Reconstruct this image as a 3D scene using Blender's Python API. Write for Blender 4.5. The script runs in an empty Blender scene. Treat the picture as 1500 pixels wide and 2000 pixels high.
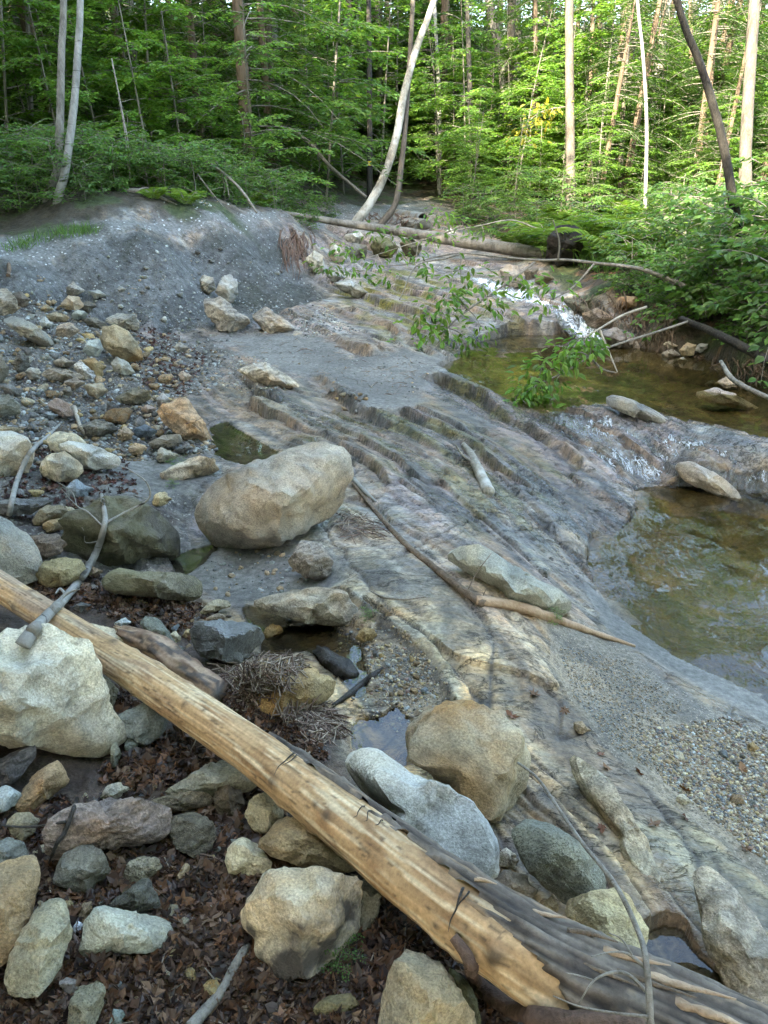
import bpy, bmesh, math, random
import numpy as np
from mathutils import Vector, Matrix

# ------------------------------------------------------------------ camera, sky, sun, exposure
SC = bpy.context.scene
COL = SC.collection
PITCH = math.radians(24.0)
CAM = np.array([0.0, 0.0, 1.6])
FPX = 1511.0                       # focal length in photo pixels (1500 x 2000)
cam_d = bpy.data.cameras.new("camera")
cam_d.sensor_fit = 'VERTICAL'
cam_d.sensor_height = 24.0
cam_d.lens = 24.0 * FPX / 2000.0
cam_d.clip_start = 0.05
cam_d.clip_end = 2000.0
cam_o = bpy.data.objects.new("camera", cam_d)
cam_o.location = CAM
cam_o.rotation_euler = (math.pi / 2 - PITCH, 0, 0)
COL.objects.link(cam_o)
SC.camera = cam_o

SUN_DIR = np.array([-0.45, -0.75, 0.70])      # towards the sun: behind the camera, over the left forest
SUN_DIR = SUN_DIR / np.linalg.norm(SUN_DIR)
SUN_EL = math.asin(SUN_DIR[2])
W = bpy.data.worlds.new("World")
SC.world = W
W.use_nodes = True
wn = W.node_tree
wn.nodes.clear()
sky = wn.nodes.new("ShaderNodeTexSky")
sky.sky_type = 'NISHITA'
sky.sun_disc = False
sky.sun_elevation = SUN_EL
sky.sun_rotation = math.atan2(SUN_DIR[0], SUN_DIR[1])
sky.air_density = 1.0
sky.dust_density = 2.0
sky.ozone_density = 1.0
bg = wn.nodes.new("ShaderNodeBackground")
bg.inputs[1].default_value = 0.15
wo = wn.nodes.new("ShaderNodeOutputWorld")
wn.links.new(sky.outputs[0], bg.inputs[0])
wn.links.new(bg.outputs[0], wo.inputs[0])
sun_d = bpy.data.lights.new("sun", 'SUN')
sun_d.energy = 2.6
sun_d.angle = math.radians(0.53)
sun_d.color = (1.0, 0.93, 0.80)
sun_o = bpy.data.objects.new("sun", sun_d)
sun_o.rotation_euler = Vector(SUN_DIR).to_track_quat('Z', 'Y').to_euler()
sun_o.location = (-20, -12, 30)
COL.objects.link(sun_o)
vs = SC.view_settings
vs.view_transform = 'Standard'
vs.look = 'None'
vs.exposure = 3.95
vs.use_white_balance = True
vs.white_balance_temperature = 7150
vs.white_balance_tint = 5
vs.gamma = 1.0
vs.use_curve_mapping = False
SC.cycles.use_denoising = True
SC.cycles.denoising_prefilter = 'NONE'
SC.cycles.max_bounces = 6
SC.cycles.diffuse_bounces = 2
SC.cycles.glossy_bounces = 3
SC.cycles.transmission_bounces = 4
SC.cycles.transparent_max_bounces = 8
SC.cycles.caustics_reflective = False
SC.cycles.caustics_refractive = False
SC.cycles.sample_clamp_indirect = 4.0

RNG = np.random.default_rng(7)
random.seed(7)

# ------------------------------------------------------------------ pixel rays and noise
FWD = np.array([0.0, math.cos(PITCH), -math.sin(PITCH)])
UPV = np.array([0.0, math.sin(PITCH), math.cos(PITCH)])
RGT = np.array([1.0, 0.0, 0.0])

def ray(u, v):
    return FWD + (u - 750.0) / FPX * RGT + (1000.0 - v) / FPX * UPV

def at_depth(u, v, d):
    return CAM + ray(u, v) * d

def at_z(u, v, z):
    r = ray(u, v)
    return CAM + r * ((z - CAM[2]) / r[2])

def h2(ix, iy, s):
    h = (ix.astype(np.int64) * 374761393 + iy.astype(np.int64) * 668265263 + s * 974634777) & 0xFFFFFFFF
    h = ((h ^ (h >> 13)) * 1274126177) & 0xFFFFFFFF
    return h ^ (h >> 16)

def perlin2(x, y, seed=0):
    x0 = np.floor(x); y0 = np.floor(y)
    fx = x - x0; fy = y - y0
    u = fx * fx * fx * (fx * (fx * 6 - 15) + 10)
    v = fy * fy * fy * (fy * (fy * 6 - 15) + 10)
    def g(dx, dy):
        a = h2(x0 + dx, y0 + dy, seed) * (2 * math.pi / 4294967296.0)
        return np.cos(a) * (fx - dx) + np.sin(a) * (fy - dy)
    a = g(0, 0); b = g(1, 0); c = g(0, 1); d = g(1, 1)
    return 1.5 * ((a + u * (b - a)) * (1 - v) + (c + u * (d - c)) * v)

def fbm2(x, y, oct=4, seed=0, gain=0.5, lac=2.03):
    t = np.zeros_like(x); a = 1.0
    for i in range(oct):
        t += a * perlin2(x, y, seed + i * 17)
        x = x * lac + 3.1; y = y * lac - 1.7; a *= gain
    return t

def perlin3(p, seed=0):
    # cheap 3-D noise from three 2-D slices
    x, y, z = p[:, 0], p[:, 1], p[:, 2]
    return 0.6 * (perlin2(x + .37 * z, y - .61 * z, seed) + perlin2(y + 5.2 + .43 * x, z + .29 * x, seed + 5) + perlin2(z - 3.3 + .51 * y, x - .27 * y, seed + 11))

def fbm3(p, oct=3, seed=0, gain=0.5):
    t = np.zeros(len(p)); a = 1.0
    for i in range(oct):
        t += a * perlin3(p, seed + 23 * i); p = p * 2.05 + 1.3; a *= gain
    return t

def sstep(a, b, x):
    t = np.clip((x - a) / (b - a), 0, 1)
    return t * t * (3 - 2 * t)

# ------------------------------------------------------------------ base relief
PIXC = [  # photo pixel and height of the ground there
 (-300,2000,.12),(0,2000,.05),(400,2000,0),(750,2000,-.02),(1000,2000,-.06),(1250,2050,-.15),(1500,2100,-.18),
 (-300,1700,.12),(0,1750,.05),(300,1700,0),(600,1750,0),(600,1600,0),(100,1550,.04),(-200,1400,.15),(300,1450,.0),(600,1450,-.03),
 (740,1420,-.09),(620,1260,-.07),(480,1200,-.06),(500,1110,-.04),(400,1080,-.08),(650,1340,-.05),(0,1250,.08),(200,1180,.04),(0,1100,.12),
 (1350,1900,-.17),(1280,1850,-.15),(1450,1990,-.19),(1060,1700,-.07),(850,1550,-.07),(900,1750,-.04),
 (850,1250,.03),(1000,1400,0),(770,1130,.05),(1150,1550,-.03),(1250,1680,-.06),(1450,1790,-.1),(1560,1900,-.12),
 (1050,1290,-.02),(980,1130,.03),(860,1110,.02),(1150,1330,-.13),(1300,1480,-.15),(1480,1550,-.16),(1600,1700,-.16),(1250,1400,-.15),(1150,1250,-.13),(1250,1290,-.2),
 (1400,1360,-.24),(1500,1420,-.25),
 (1165,1070,-.29),(1200,1180,-.30),(1320,1260,-.30),(1480,1340,-.30),(1350,1100,-.5),(1480,1200,-.55),(1400,1210,-.44),(1320,1010,-.42),(1560,1100,-.52),(1260,1130,-.42),(1450,1000,-.40),
 (1150,730,-.34),(1010,700,-.16),(1340,760,-.34),(1250,700,-.24),(960,730,-.12),(1150,665,-.08),(1060,790,-.14),(1450,800,-.2),(1100,770,-.25),
 (940,665,-.02),(1020,655,.02),(880,715,.0),(960,765,-.02),(1080,650,.03),
 (1120,630,.06),(1090,600,.14),(1010,578,.17),(935,552,.24),(870,520,.28),(1000,610,.13),(900,620,.1),(800,600,.16),(780,540,.24),(700,540,.24),(850,490,.33),(950,500,.36),
 (1190,640,.12),(1210,600,.25),(1280,650,.16),(1330,660,.1),(1400,690,.08),(1480,720,.1),
 (1200,560,.42),(1320,570,.46),(1450,590,.45),(1560,640,.4),(1060,530,.4),
 (1150,480,.52),(1050,460,.56),(1300,470,.6),(1450,460,.66),(1115,430,.66),(1000,420,.72),(1250,410,.78),(1450,400,.85),(1200,385,.92),
 (600,620,.12),(700,680,.05),(800,740,.01),(900,850,0),(1000,900,-.07),(1150,1000,-.2),(1250,995,-.27),(800,900,.03),(900,1000,0),(1050,1080,-.13),(700,850,.04),(600,780,.05),(520,740,.05),(450,680,.05),(620,700,.03),(760,760,.0),(830,690,.02),
 (460,860,-.03),(500,900,-.02),(650,950,.02),
 (1190,795,.0),(1290,825,-.01),(1420,860,-.03),(1350,920,-.16),(1110,840,-.1),(1220,900,-.20),(1250,860,-.12),(1430,910,-.16),(1500,890,-.06),(1600,905,-.05),(1480,950,-.26),(1290,945,-.32),
 (300,900,.03),(200,850,.07),(100,800,.14),(0,800,.22),(-150,800,.32),(200,720,.12),(300,710,.09),(100,680,.22),(0,650,.36),(0,570,.52),(-150,600,.55),(150,590,.34),(350,800,.04),(150,950,.07),(0,950,.14),(300,1010,.0),
 (20,515,.75),(150,480,.86),(300,456,.95),(430,436,.98),(530,432,.94),(-150,545,.76),
 (250,640,.13),(330,645,.10),(420,590,.16),(540,545,.21),(600,545,.22),(480,650,.06),(300,540,.52),(400,510,.57),(480,485,.64),(560,500,.48),
 (100,460,.92),(0,480,.86),(250,440,1.0),(50,445,.97),(0,425,1.04),(115,390,1.24),(300,400,1.18),(430,408,1.12),(560,408,1.03),(-200,450,1.0),
 (640,425,.75),(700,405,.75),(830,395,.75),(760,430,.66),(860,430,.62),(640,470,.5),(720,470,.45),(820,460,.5),(740,384,.9),(600,355,1.3),
]
WPT = [(-30,30,7),(-15,25,3.2),(-8,30,2.4),(0,40,2.6),(8,40,2.2),(20,40,2.6),(40,40,4),(-40,10,6),(-13,6,2.4),(-16,14,3),(30,20,2.2),(14,18,1.3),(-8,2,1.2),(-4.5,2,.45),(-3,.6,.25),
       (15,10,1.1),(10,5,.6),(6.5,3,-.2),(5,1,-.3),(3,.5,-.25),(0,-.6,0),(-1,-.5,.1),(1.4,-.4,-.15),(0,80,10),(60,80,12),(-60,80,18),(0,140,22),(90,140,25),(-90,140,30),(90,30,8),(-90,30,14),(7,8,.5),(9,12,.85)]
cw = [at_z(u, v, z) for u, v, z in PIXC] + [np.array(p, float) for p in WPT]
cw = np.array(cw)
YO = 1.6
def warp_xy(x, y):
    d = np.maximum(y + YO, 0.25)
    return np.stack([1.25 * x / d, np.log(d)], -1)
_cp = warp_xy(cw[:, 0], cw[:, 1])
_EPS = 0.02
_A = np.sqrt(((_cp[:, None] - _cp[None]) ** 2).sum(-1) + _EPS ** 2)
_n = len(_cp)
_M = np.zeros((_n + 3, _n + 3))
_M[:_n, :_n] = -_A + np.eye(_n) * 0.012
_M[:_n, _n] = 1; _M[:_n, _n + 1:] = _cp
_M[_n, :_n] = 1; _M[_n + 1:, :_n] = _cp.T
_sol = np.linalg.solve(_M, np.concatenate([cw[:, 2], np.zeros(3)]))

def base_h(x, y):
    x = np.asarray(x, float); y = np.asarray(y, float)
    q = warp_xy(x.ravel(), y.ravel())
    out = np.empty(len(q))
    for i in range(0, len(q), 40000):
        c = q[i:i + 40000]
        d = np.sqrt(((c[:, None] - _cp[None]) ** 2).sum(-1) + _EPS ** 2)
        out[i:i + 40000] = -d @ _sol[:_n] + _sol[_n] + c @ _sol[_n + 1:]
    return out.reshape(x.shape)

# near terrain grid: cells grow with distance
DS = 0.0028
s_in = np.arange(-0.62, 0.6201, DS)
s_out = 0.62 * np.cumprod(np.full(46, 1.045)) 
S = np.concatenate([-s_out[::-1], s_in, s_out])
T = np.exp(np.arange(math.log(0.75), math.log(75.0), DS))
GS, GT = np.meshgrid(S, T)
GX = GS * GT; GY = GT - 0.55
NR, NC = GX.shape
# coarse base sampled then upsampled bilinearly
ri = np.unique(np.concatenate([np.arange(0, NR, 5), [NR - 1]])); ci = np.unique(np.concatenate([np.arange(0, NC, 4), [NC - 1]]))
bc = base_h(GX[np.ix_(ri, ci)], GY[np.ix_(ri, ci)])
tmp = np.empty((NR, len(ci)))
for j in range(len(ci)):
    tmp[:, j] = np.interp(np.arange(NR), ri, bc[:, j])
GB = np.empty((NR, NC))
for i in range(NR):
    GB[i] = np.interp(np.arange(NC), ci, tmp[i])

def grid_at(A, x, y):
    """bilinear lookup of a terrain grid at world x, y"""
    x = np.asarray(x, float); y = np.asarray(y, float)
    t = np.clip(y + 0.55, T[0], T[-1]); s = np.clip(x / t, S[0], S[-1])
    fi = np.interp(t, T, np.arange(NR)); fj = np.interp(s, S, np.arange(NC))
    i = np.clip(fi.astype(int), 0, NR - 2); j = np.clip(fj.astype(int), 0, NC - 2)
    a = fi - i; b = fj - j
    return (A[i, j] * (1 - b) + A[i, j + 1] * b) * (1 - a) + (A[i + 1, j] * (1 - b) + A[i + 1, j + 1] * b) * a

def hit(u, v, A=None, dz=0.0):
    """first point where the pixel's ray meets the ground (plus dz)"""
    A = GB if A is None else A
    r = ray(u, v)
    d = np.exp(np.linspace(math.log(0.7), math.log(60), 1400))
    P = CAM[None] + r[None] * d[:, None]
    f = P[:, 2] - grid_at(A, P[:, 0], P[:, 1]) - dz
    k = np.argmax(f < 0)
    if f[k] >= 0: k = len(d) - 1
    if k == 0: return P[0]
    w = f[k - 1] / (f[k - 1] - f[k])
    return P[k - 1] * (1 - w) + P[k] * w

def poly_sd(x, y, P):
    """signed distance (positive inside) of points to a world polygon"""
    P = np.asarray(P, float)[:, :2]
    n = len(P); d2 = np.full(x.shape, 1e9); inside = np.zeros(x.shape, bool)
    for k in range(n):
        ax, ay = P[k]; bx, by = P[(k + 1) % n]
        ex, ey = bx - ax, by - ay
        t = np.clip(((x - ax) * ex + (y - ay) * ey) / (ex * ex + ey * ey + 1e-12), 0, 1)
        d2 = np.minimum(d2, (x - ax - t * ex) ** 2 + (y - ay - t * ey) ** 2)
        c = ((ay > y) != (by > y)) & (x < (bx - ax) * (y - ay) / (by - ay + 1e-12) + ax)
        inside ^= c
    d = np.sqrt(d2)
    return np.where(inside, d, -d)

def wpoly(px, z=None):
    return np.array([hit(u, v) if z is None else at_z(u, v, z) for u, v in px])

# water levels
Z_UP, Z_LOW = -0.055, -0.295
UP_PX = [(858,722),(905,690),(940,668),(1000,655),(1080,655),(1140,640),(1215,672),(1300,690),(1390,705),(1460,745),(1620,790),(1620,880),(1500,866),(1400,842),(1300,814),(1190,790),(1060,804),(980,780),(930,760)]
LOW_PX = [(1160,1055),(1220,1040),(1250,990),(1240,960),(1300,950),(1400,952),(1520,965),(1700,990),(1800,1500),(1560,1395),(1440,1330),(1320,1280),(1200,1200),(1150,1110)]
UP_W = wpoly(UP_PX, Z_UP); LOW_W = wpoly(LOW_PX, Z_LOW)
PUD = {  # small standing water: pixel outline
 'puddle': [(690,1400),(705,1365),(735,1345),(770,1375),(800,1430),(790,1500),(720,1500),(690,1460)],
 'seep': [(480,1185),(520,1190),(560,1215),(640,1220),(700,1250),(720,1330),(700,1360),(660,1320),(600,1270),(520,1275),(510,1240)],
 'rock_pool': [(410,830),(440,820),(475,850),(540,885),(590,890),(560,930),(480,910),(425,890)],
 'shadow_pool': [(335,1090),(370,1075),(420,1070),(400,1100),(370,1110),(350,1120)],
 'runnel': [(1250,1830),(1300,1790),(1340,1800),(1370,1870),(1420,1930),(1500,1990),(1560,2100),(1350,2100),(1290,1990),(1255,1900)],
}
PUD_W = {k: wpoly(v) for k, v in PUD.items()}
PUD_Z = {k: float(np.median(v[:, 2])) - 0.004 for k, v in PUD_W.items()}

# ------------------------------------------------------------------ materials
def lin(r, g, b):
    f = lambda c: (c / 255 / 12.92) if c <= 10 else ((c / 255 + .055) / 1.055) ** 2.4
    return (f(r), f(g), f(b))

def new_mat(name):
    m = bpy.data.materials.new(name); m.use_nodes = True
    nt = m.node_tree; nt.nodes.clear()
    out = nt.nodes.new("ShaderNodeOutputMaterial")
    return m, nt, out

class NB:
    """small node-building helper"""
    def __init__(s, nt): s.nt = nt
    def n(s, t, **kw):
        nd = s.nt.nodes.new(t)
        for k, v in kw.items(): setattr(nd, k, v)
        return nd
    def l(s, a, b): s.nt.links.new(a, b)
    def val(s, sock, x):
        if hasattr(x, 'is_output') or isinstance(x, bpy.types.NodeSocket): s.l(x, sock)
        elif isinstance(x, (tuple, list)) and len(x) == 3 and sock.type == 'RGBA': sock.default_value = (*x, 1)
        else: sock.default_value = x
    def coords(s, which='Object', scale=(1, 1, 1), rot=(0, 0, 0), loc=None):
        tc = s.n("ShaderNodeTexCoord"); mp = s.n("ShaderNodeMapping")
        mp.inputs['Scale'].default_value = scale; mp.inputs['Rotation'].default_value = rot
        s.l(tc.outputs[which], mp.inputs[0])
        if loc is not None: s.l(loc, mp.inputs['Location'])
        return mp.outputs[0]
    def noise(s, vec, scale, detail=3, rough=.55, dist=0.0, out=0):
        nd = s.n("ShaderNodeTexNoise")
        s.l(vec, nd.inputs['Vector']); nd.inputs['Scale'].default_value = scale
        nd.inputs['Detail'].default_value = detail; nd.inputs['Roughness'].default_value = rough
        nd.inputs['Distortion'].default_value = dist
        return nd.outputs[out]
    def voro(s, vec, scale, feature='F1', out='Distance', rnd=1.0):
        nd = s.n("ShaderNodeTexVoronoi", feature=feature)
        s.l(vec, nd.inputs['Vector']); nd.inputs['Scale'].default_value = scale
        nd.inputs['Randomness'].default_value = rnd
        return nd.outputs[out]
    def ramp(s, fac, stops):
        nd = s.n("ShaderNodeValToRGB"); cr = nd.color_ramp
        while len(cr.elements) < len(stops): cr.elements.new(0.5)
        for e, (p, c) in zip(cr.elements, stops):
            e.position = p; e.color = (*c, 1) if isinstance(c, tuple) else (c, c, c, 1)
        s.l(fac, nd.inputs[0]); return nd.outputs[0]
    def mix(s, fac, a, b, mode='MIX'):
        nd = s.n("ShaderNodeMix", data_type='RGBA', blend_type=mode)
        s.val(nd.inputs[0], fac); s.val(nd.inputs[6], a); s.val(nd.inputs[7], b)
        return nd.outputs[2]
    def math(s, op, a, b=0.0, clamp=False):
        nd = s.n("ShaderNodeMath", operation=op, use_clamp=clamp)
        s.val(nd.inputs[0], a); s.val(nd.inputs[1], b); return nd.outputs[0]
    def bump(s, h, strength=.5, dist=.02, nrm=None):
        nd = s.n("ShaderNodeBump"); nd.inputs['Strength'].default_value = strength; nd.inputs['Distance'].default_value = dist
        s.l(h, nd.inputs['Height'])
        if nrm is not None: s.l(nrm, nd.inputs['Normal'])
        return nd.outputs[0]
    def bsdf(s, col, rough, nrm=None, spec=.4):
        nd = s.n("ShaderNodeBsdfPrincipled")
        s.val(nd.inputs['Base Color'], col); s.val(nd.inputs['Roughness'], rough)
        nd.inputs['Specular IOR Level'].default_value = spec
        if nrm is not None: s.l(nrm, nd.inputs['Normal'])
        return nd

STRIKE = math.atan2(-0.877, 0.48)
def ground_mat(name, fine, bumps, speck=None, stretch=None):
    """colour and wetness come from the mesh; nodes add grain and relief"""
    m, nt, out = new_mat(name); b = NB(nt)
    at = b.n("ShaderNodeAttribute", attribute_name='Col'); wt = b.n("ShaderNodeAttribute", attribute_name='Wet')
    vec = b.coords('Object', rot=(0, 0, -STRIKE) if stretch else (0, 0, 0), scale=stretch or (1, 1, 1))
    iso = b.coords('Object')
    g = b.noise(iso if stretch else vec, fine, 5, .65)
    g = b.ramp(g, [(.28, .45), (.5, 1.0), (.72, 1.6)])
    g2_ = b.ramp(b.noise(iso, fine * 7, 4, .7), [(.3, .62), (.5, 1.0), (.7, 1.4)]); g = b.mix(1.0, g, g2_, 'MULTIPLY')
    col = b.mix(1.0, at.outputs['Color'], g, 'MULTIPLY')
    if speck:
        sc, amt, c = speck
        ov = b.coords('Object')
        vd = b.n("ShaderNodeTexVoronoi"); b.l(ov, vd.inputs['Vector']); vd.inputs['Scale'].default_value = sc
        pc = b.n("ShaderNodeSeparateColor"); b.l(vd.outputs['Color'], pc.inputs[0])
        tint = b.ramp(pc.outputs[0], [(0, tuple(x * .45 for x in c)), (.5, c), (1, tuple(min(1, x * 1.9) for x in c))])
        msk = b.math('LESS_THAN', pc.outputs[1], amt)
        msk = b.math('MULTIPLY', msk, b.math('LESS_THAN', vd.outputs['Distance'], .42))
        col = b.mix(msk, col, tint)
    if stretch:
        fx = b.noise(vec, 3.2, 6, .62, .6)
        ln = b.math('ABSOLUTE', b.math('SUBTRACT', fx, .5)); lines = b.ramp(ln, [(.0, .35), (.014, 1.0)])
        ln2 = b.math('ABSOLUTE', b.math('SUBTRACT', b.noise(vec, 7.5, 5, .6, .3), .52)); lines2 = b.ramp(ln2, [(.0, .6), (.014, 1.0)])
        band = b.ramp(b.noise(vec, 5.5, 6, .7, .8), [(.30, (.70, .70, .74)), (.46, (.98, .98, 1.0)), (.56, (1.10, 1.0, .86)), (.68, (1.4, 1.36, 1.26)), (.8, (.85, .84, .84))])
        col = b.mix(1.0, col, band, 'MULTIPLY'); col = b.mix(1.0, col, lines, 'MULTIPLY'); col = b.mix(1.0, col, lines2, 'MULTIPLY')
    nrm = None
    if stretch:
        nrm = b.bump(b.math('ADD', lines, b.math('MULTIPLY', lines2, .5)), .6, .02)
    for sc, st, di in bumps:
        nrm = b.bump(b.noise(iso if sc > 30 else vec, sc, 5, .65), st, di, nrm)
    if speck:
        nrm = b.bump(b.math('SUBTRACT', 1.0, vd.outputs['Distance']), .6, .5 / speck[0], nrm)
    rough = b.math('SUBTRACT', .92, b.math('MULTIPLY', wt.outputs['Fac'], .70), True)
    p = b.bsdf(col, rough, nrm, .45)
    b.l(p.outputs[0], out.inputs[0])
    return m

MAT = {}
MAT['bedrock'] = ground_mat('bedrock', 9, [(10, .35, .04), (60, .45, .010)], stretch=(.8, 2.3, 1.6))
MAT['litter'] = ground_mat('leaf_litter_soil', 30, [(25, .7, .03), (90, .6, .01)])
MAT['stony'] = ground_mat('stony_soil', 25, [(18, .8, .04), (80, .7, .012)], speck=(55, .5, (.16, .15, .13)))
MAT['bank'] = ground_mat('bank_gravel', 14, [(6, .8, .10), (45, 1.0, .025)], speck=(38, .14, (.17, .175, .175)))
MAT['silt'] = ground_mat('silt', 40, [(30, .25, .01), (160, .35, .004)])
MAT['gravel'] = ground_mat('gravel', 60, [(40, .6, .012), (220, .6, .004)], speck=(120, .75, (.18, .15, .115)))
MAT['road'] = ground_mat('road_gravel', 30, [(20, .5, .03), (90, .6, .01)], speck=(30, .3, (.27, .27, .27)))
MAT['forest'] = ground_mat('forest_soil', 12, [(8, .7, .08), (40, .7, .02)])
MAT['bed'] = ground_mat('stream_bed', 8, [(7, .6, .05), (40, .6, .015)], speck=(16, .35, (.085, .062, .028)))

# ------------------------------------------------------------------ terrain zones
X, Y = GX, GY
NZ1 = fbm2(X * 1.6, Y * 1.6, 4, 11); NZ2 = fbm2(X * 6.5, Y * 6.5, 3, 31)
def zone(px, soft=.08, rough=.14, z=None):
    P = wpoly(px, z)
    sc = np.maximum(0.25, np.minimum(1.6, (Y + 1) / 5))
    sd = poly_sd(X, Y, P) + sc * rough * (.7 * NZ1 + .3 * NZ2)
    return sstep(-soft, soft, sd / sc)
def zmax(*a):
    o = a[0]
    for k in a[1:]: o = np.maximum(o, k)
    return o
z_litter = zone([(-900,2300),(-900,1040),(-300,1060),(0,1130),(200,1150),(420,1220),(560,1330),(640,1440),(780,1640),(1000,1850),(1250,2300)], rough=.1)
z_stony = zone([(-700,1120),(-700,640),(-300,560),(0,545),(120,590),(250,640),(400,670),(470,690),(400,760),(330,780),(430,870),(450,930),(380,1010),(350,1110),(180,1150),(0,1140)], rough=.12)
z_bank = zone([(-900,520),(-300,520),(0,518),(150,482),(300,458),(430,438),(540,434),(566,500),(610,540),(650,580),(560,600),(480,650),(380,650),(300,650),(150,610),(0,580),(-400,680),(-900,800)], rough=.08)
z_silt = zmax(zone([(430,655),(560,648),(640,660),(700,690),(790,672),(880,705),(860,760),(800,790),(720,795),(640,755),(540,710),(470,690)], rough=.16),
              zone([(350,1085),(400,1060),(520,1060),(640,1075),(690,1130),(620,1170),(540,1180),(430,1180),(380,1140)], rough=.05),
              zone([(230,890),(360,890),(430,930),(360,965),(200,970)], rough=.06),
              zone([(1130,1130),(1190,1170),(1290,1240),(1420,1310),(1560,1380),(1560,1440),(1330,1320),(1180,1230)], rough=.04),
              zone([(1270,1880),(1330,1930),(1420,2010),(1500,2090),(1300,2090)], rough=.04))
z_gravel = zmax(zone([(1060,1220),(1130,1205),(1200,1235),(1300,1330),(1420,1400),(1600,1480),(1650,1850),(1500,1720),(1340,1590),(1200,1470),(1110,1360)], rough=.05),
                zone([(690,1265),(760,1255),(840,1290),(860,1360),(800,1390),(740,1350)], rough=.04))
z_road = zmax(zone([(-900,510),(-300,510),(0,510),(150,476),(300,452),(430,434),(545,430),(540,409),(380,414),(220,428),(110,447),(0,461),(-300,463),(-900,463)], rough=.05),
              zone([(540,428),(640,412),(690,400),(838,390),(838,412),(740,428),(640,440)], rough=.04))
# forest floor: far ground and both wooded sides
RB = np.array([hit(u, v)[:2] for u, v in [(1500,760),(1400,715),(1300,690),(1225,650),(1200,600),(1120,560),(1040,520),(960,470),(880,440)]])
RBp = np.concatenate([[[30, 3.0]], RB, [[2.2, 30], [0, 80], [140, 80], [140, 3]]])
LB = np.array([hit(u, v)[:2] for u, v in [(-900,462),(-300,462),(0,460),(110,446),(220,426),(380,413),(540,408),(660,396),(830,387),(900,400)]])
LBp = np.concatenate([LB, [[3.2, 30], [0, 80], [-140, 80], [-140, 0]]])
z_forest = np.maximum(sstep(-.25, .25, poly_sd(X, Y, RBp) + .3 * NZ1), sstep(-.25, .25, poly_sd(X, Y, LBp) + .3 * NZ1))
sd_up = poly_sd(X, Y, UP_W); sd_low = poly_sd(X, Y, LOW_W)
z_bed = np.maximum(sstep(-.06, .10, sd_up), sstep(-.05, .08, sd_low))
sd_p = {k: poly_sd(X, Y, P) for k, P in PUD_W.items()}

# weights in painting order: bedrock below, later zones cover earlier ones
ZN = ['bedrock', 'litter', 'stony', 'bank', 'silt', 'gravel', 'road', 'forest', 'bed']
WT = {'bedrock': np.ones_like(X)}
for nme, w in [('stony', z_stony), ('litter', z_litter), ('bank', z_bank), ('silt', z_silt), ('gravel', z_gravel), ('road', z_road), ('forest', z_forest), ('bed', z_bed)]:
    for k in WT: WT[k] = WT[k] * (1 - w)
    WT[nme] = w
# ------------------------------------------------------------------ terrain relief
ca, sa = 0.48, -0.877
A_ = X * ca + Y * sa; B_ = X * -sa + Y * ca
wb = B_ + .16 * perlin2(A_ * .12 + 3, B_ * 1.15, 45) + .05 * perlin2(A_ * .3, B_ * 3.1, 46) + .10 * fbm2(A_ * .6, B_ * .7, 2, 41) + .010 * fbm2(A_ * 5, B_ * 6, 3, 43)
def saw(t, k):
    f = t - np.floor(t)
    return np.where(f < k, f / k, (1 - f) / (1 - k)) - .5
def hsh(a, b, s): return h2(np.floor(a), np.floor(b), s) / 4294967296.0
def ledges(freq, seg, k, seed, jog):
    """dipping slabs: sharp broken front edges that jog along the strike, planar backs; returns profile, slab tone, edge nearness"""
    a = A_ * seg + .35 * fbm2(A_ * seg * 1.1 + .9 * B_, B_ * 1.4, 2, seed + 3)
    t0 = wb * freq
    t = t0 + jog * (hsh(a, t0 * .5, seed) - .5) + .10 * fbm2(A_ * 2.2 * seg, wb * freq * .6, 3, seed + 5, .6)
    f = t - np.floor(t); tone = hsh(t, a, seed + 9)
    end = a - np.floor(a)
    edge = np.maximum(np.exp(-((f - k) / .035) ** 2) * 0 + np.exp(-(f / .045) ** 2), .7 * np.exp(-(np.minimum(end, 1 - end) / .02) ** 2))
    own = hsh(t, a * .5, seed + 21); amp = np.where(own > .45, 1.0, .25) * (.5 + own)
    return (np.where(f < k, f / k, (1 - f) / (1 - k)) - .5) * amp + .45 * (tone - .5), tone, edge * np.clip(amp, 0, 1)
big = sstep(2.2, 4.2, Y)
am1 = .35 + .9 * sstep(-.3, .5, fbm2(A_ * .45, B_ * .9, 2, 51)); am2 = .25 + .95 * sstep(-.3, .4, fbm2(A_ * .9, B_ * 2.0, 2, 52))
l1, t1_, g1 = ledges(1.55, .55, .05, 401, .55); l2, t2_, g2 = ledges(4.1, 1.2, .07, 421, .8); l3, t3_, g3 = ledges(11.0, 2.4, .12, 441, .9)
i1, i2 = t1_, t2_
rock = ((.062 + .013 * big) * am1 * l1 + (.35 + .65 * big) * .036 * am2 * l2 + (.3 + .7 * big) * .011 * l3
        + .016 * fbm2(A_ * .9, wb * 2.2, 3, 61) + .004 * fbm2(A_ * 5, wb * 20, 3, 62, .6))
rapw = np.exp(-(poly_sd(X, Y, wpoly([(1080,800),(1300,830),(1600,900),(1600,965),(1300,950),(1160,900)])).clip(-9, 0) / .25) ** 2)
rock = rock * (1 + .5 * rapw)
pcrack = np.clip(g1 * am1 * .9 + g2 * am2 * .75 * (.4 + .6 * big) + .35 * g3 * big, 0, 1)
xb = fbm2(A_ * 2.3 + .8 * B_, B_ * .55, 2, 64)
joint = np.exp(-(xb / .02) ** 2) * sstep(-.1, .3, fbm2(X * .8, Y * .8, 2, 65))
crack = np.exp(-(np.abs(perlin2(A_ * .8, wb * 5.2, 66)) / .02) ** 2)
rock = rock - .016 * joint - .014 * crack * (.5 + big) - .010 * pcrack
lump = fbm2(X * 3.2, Y * 3.2, 4, 71); fine = fbm2(X * 17, Y * 17, 3, 73, .6)
rill_u = X * .86 - Y * .2
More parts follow.
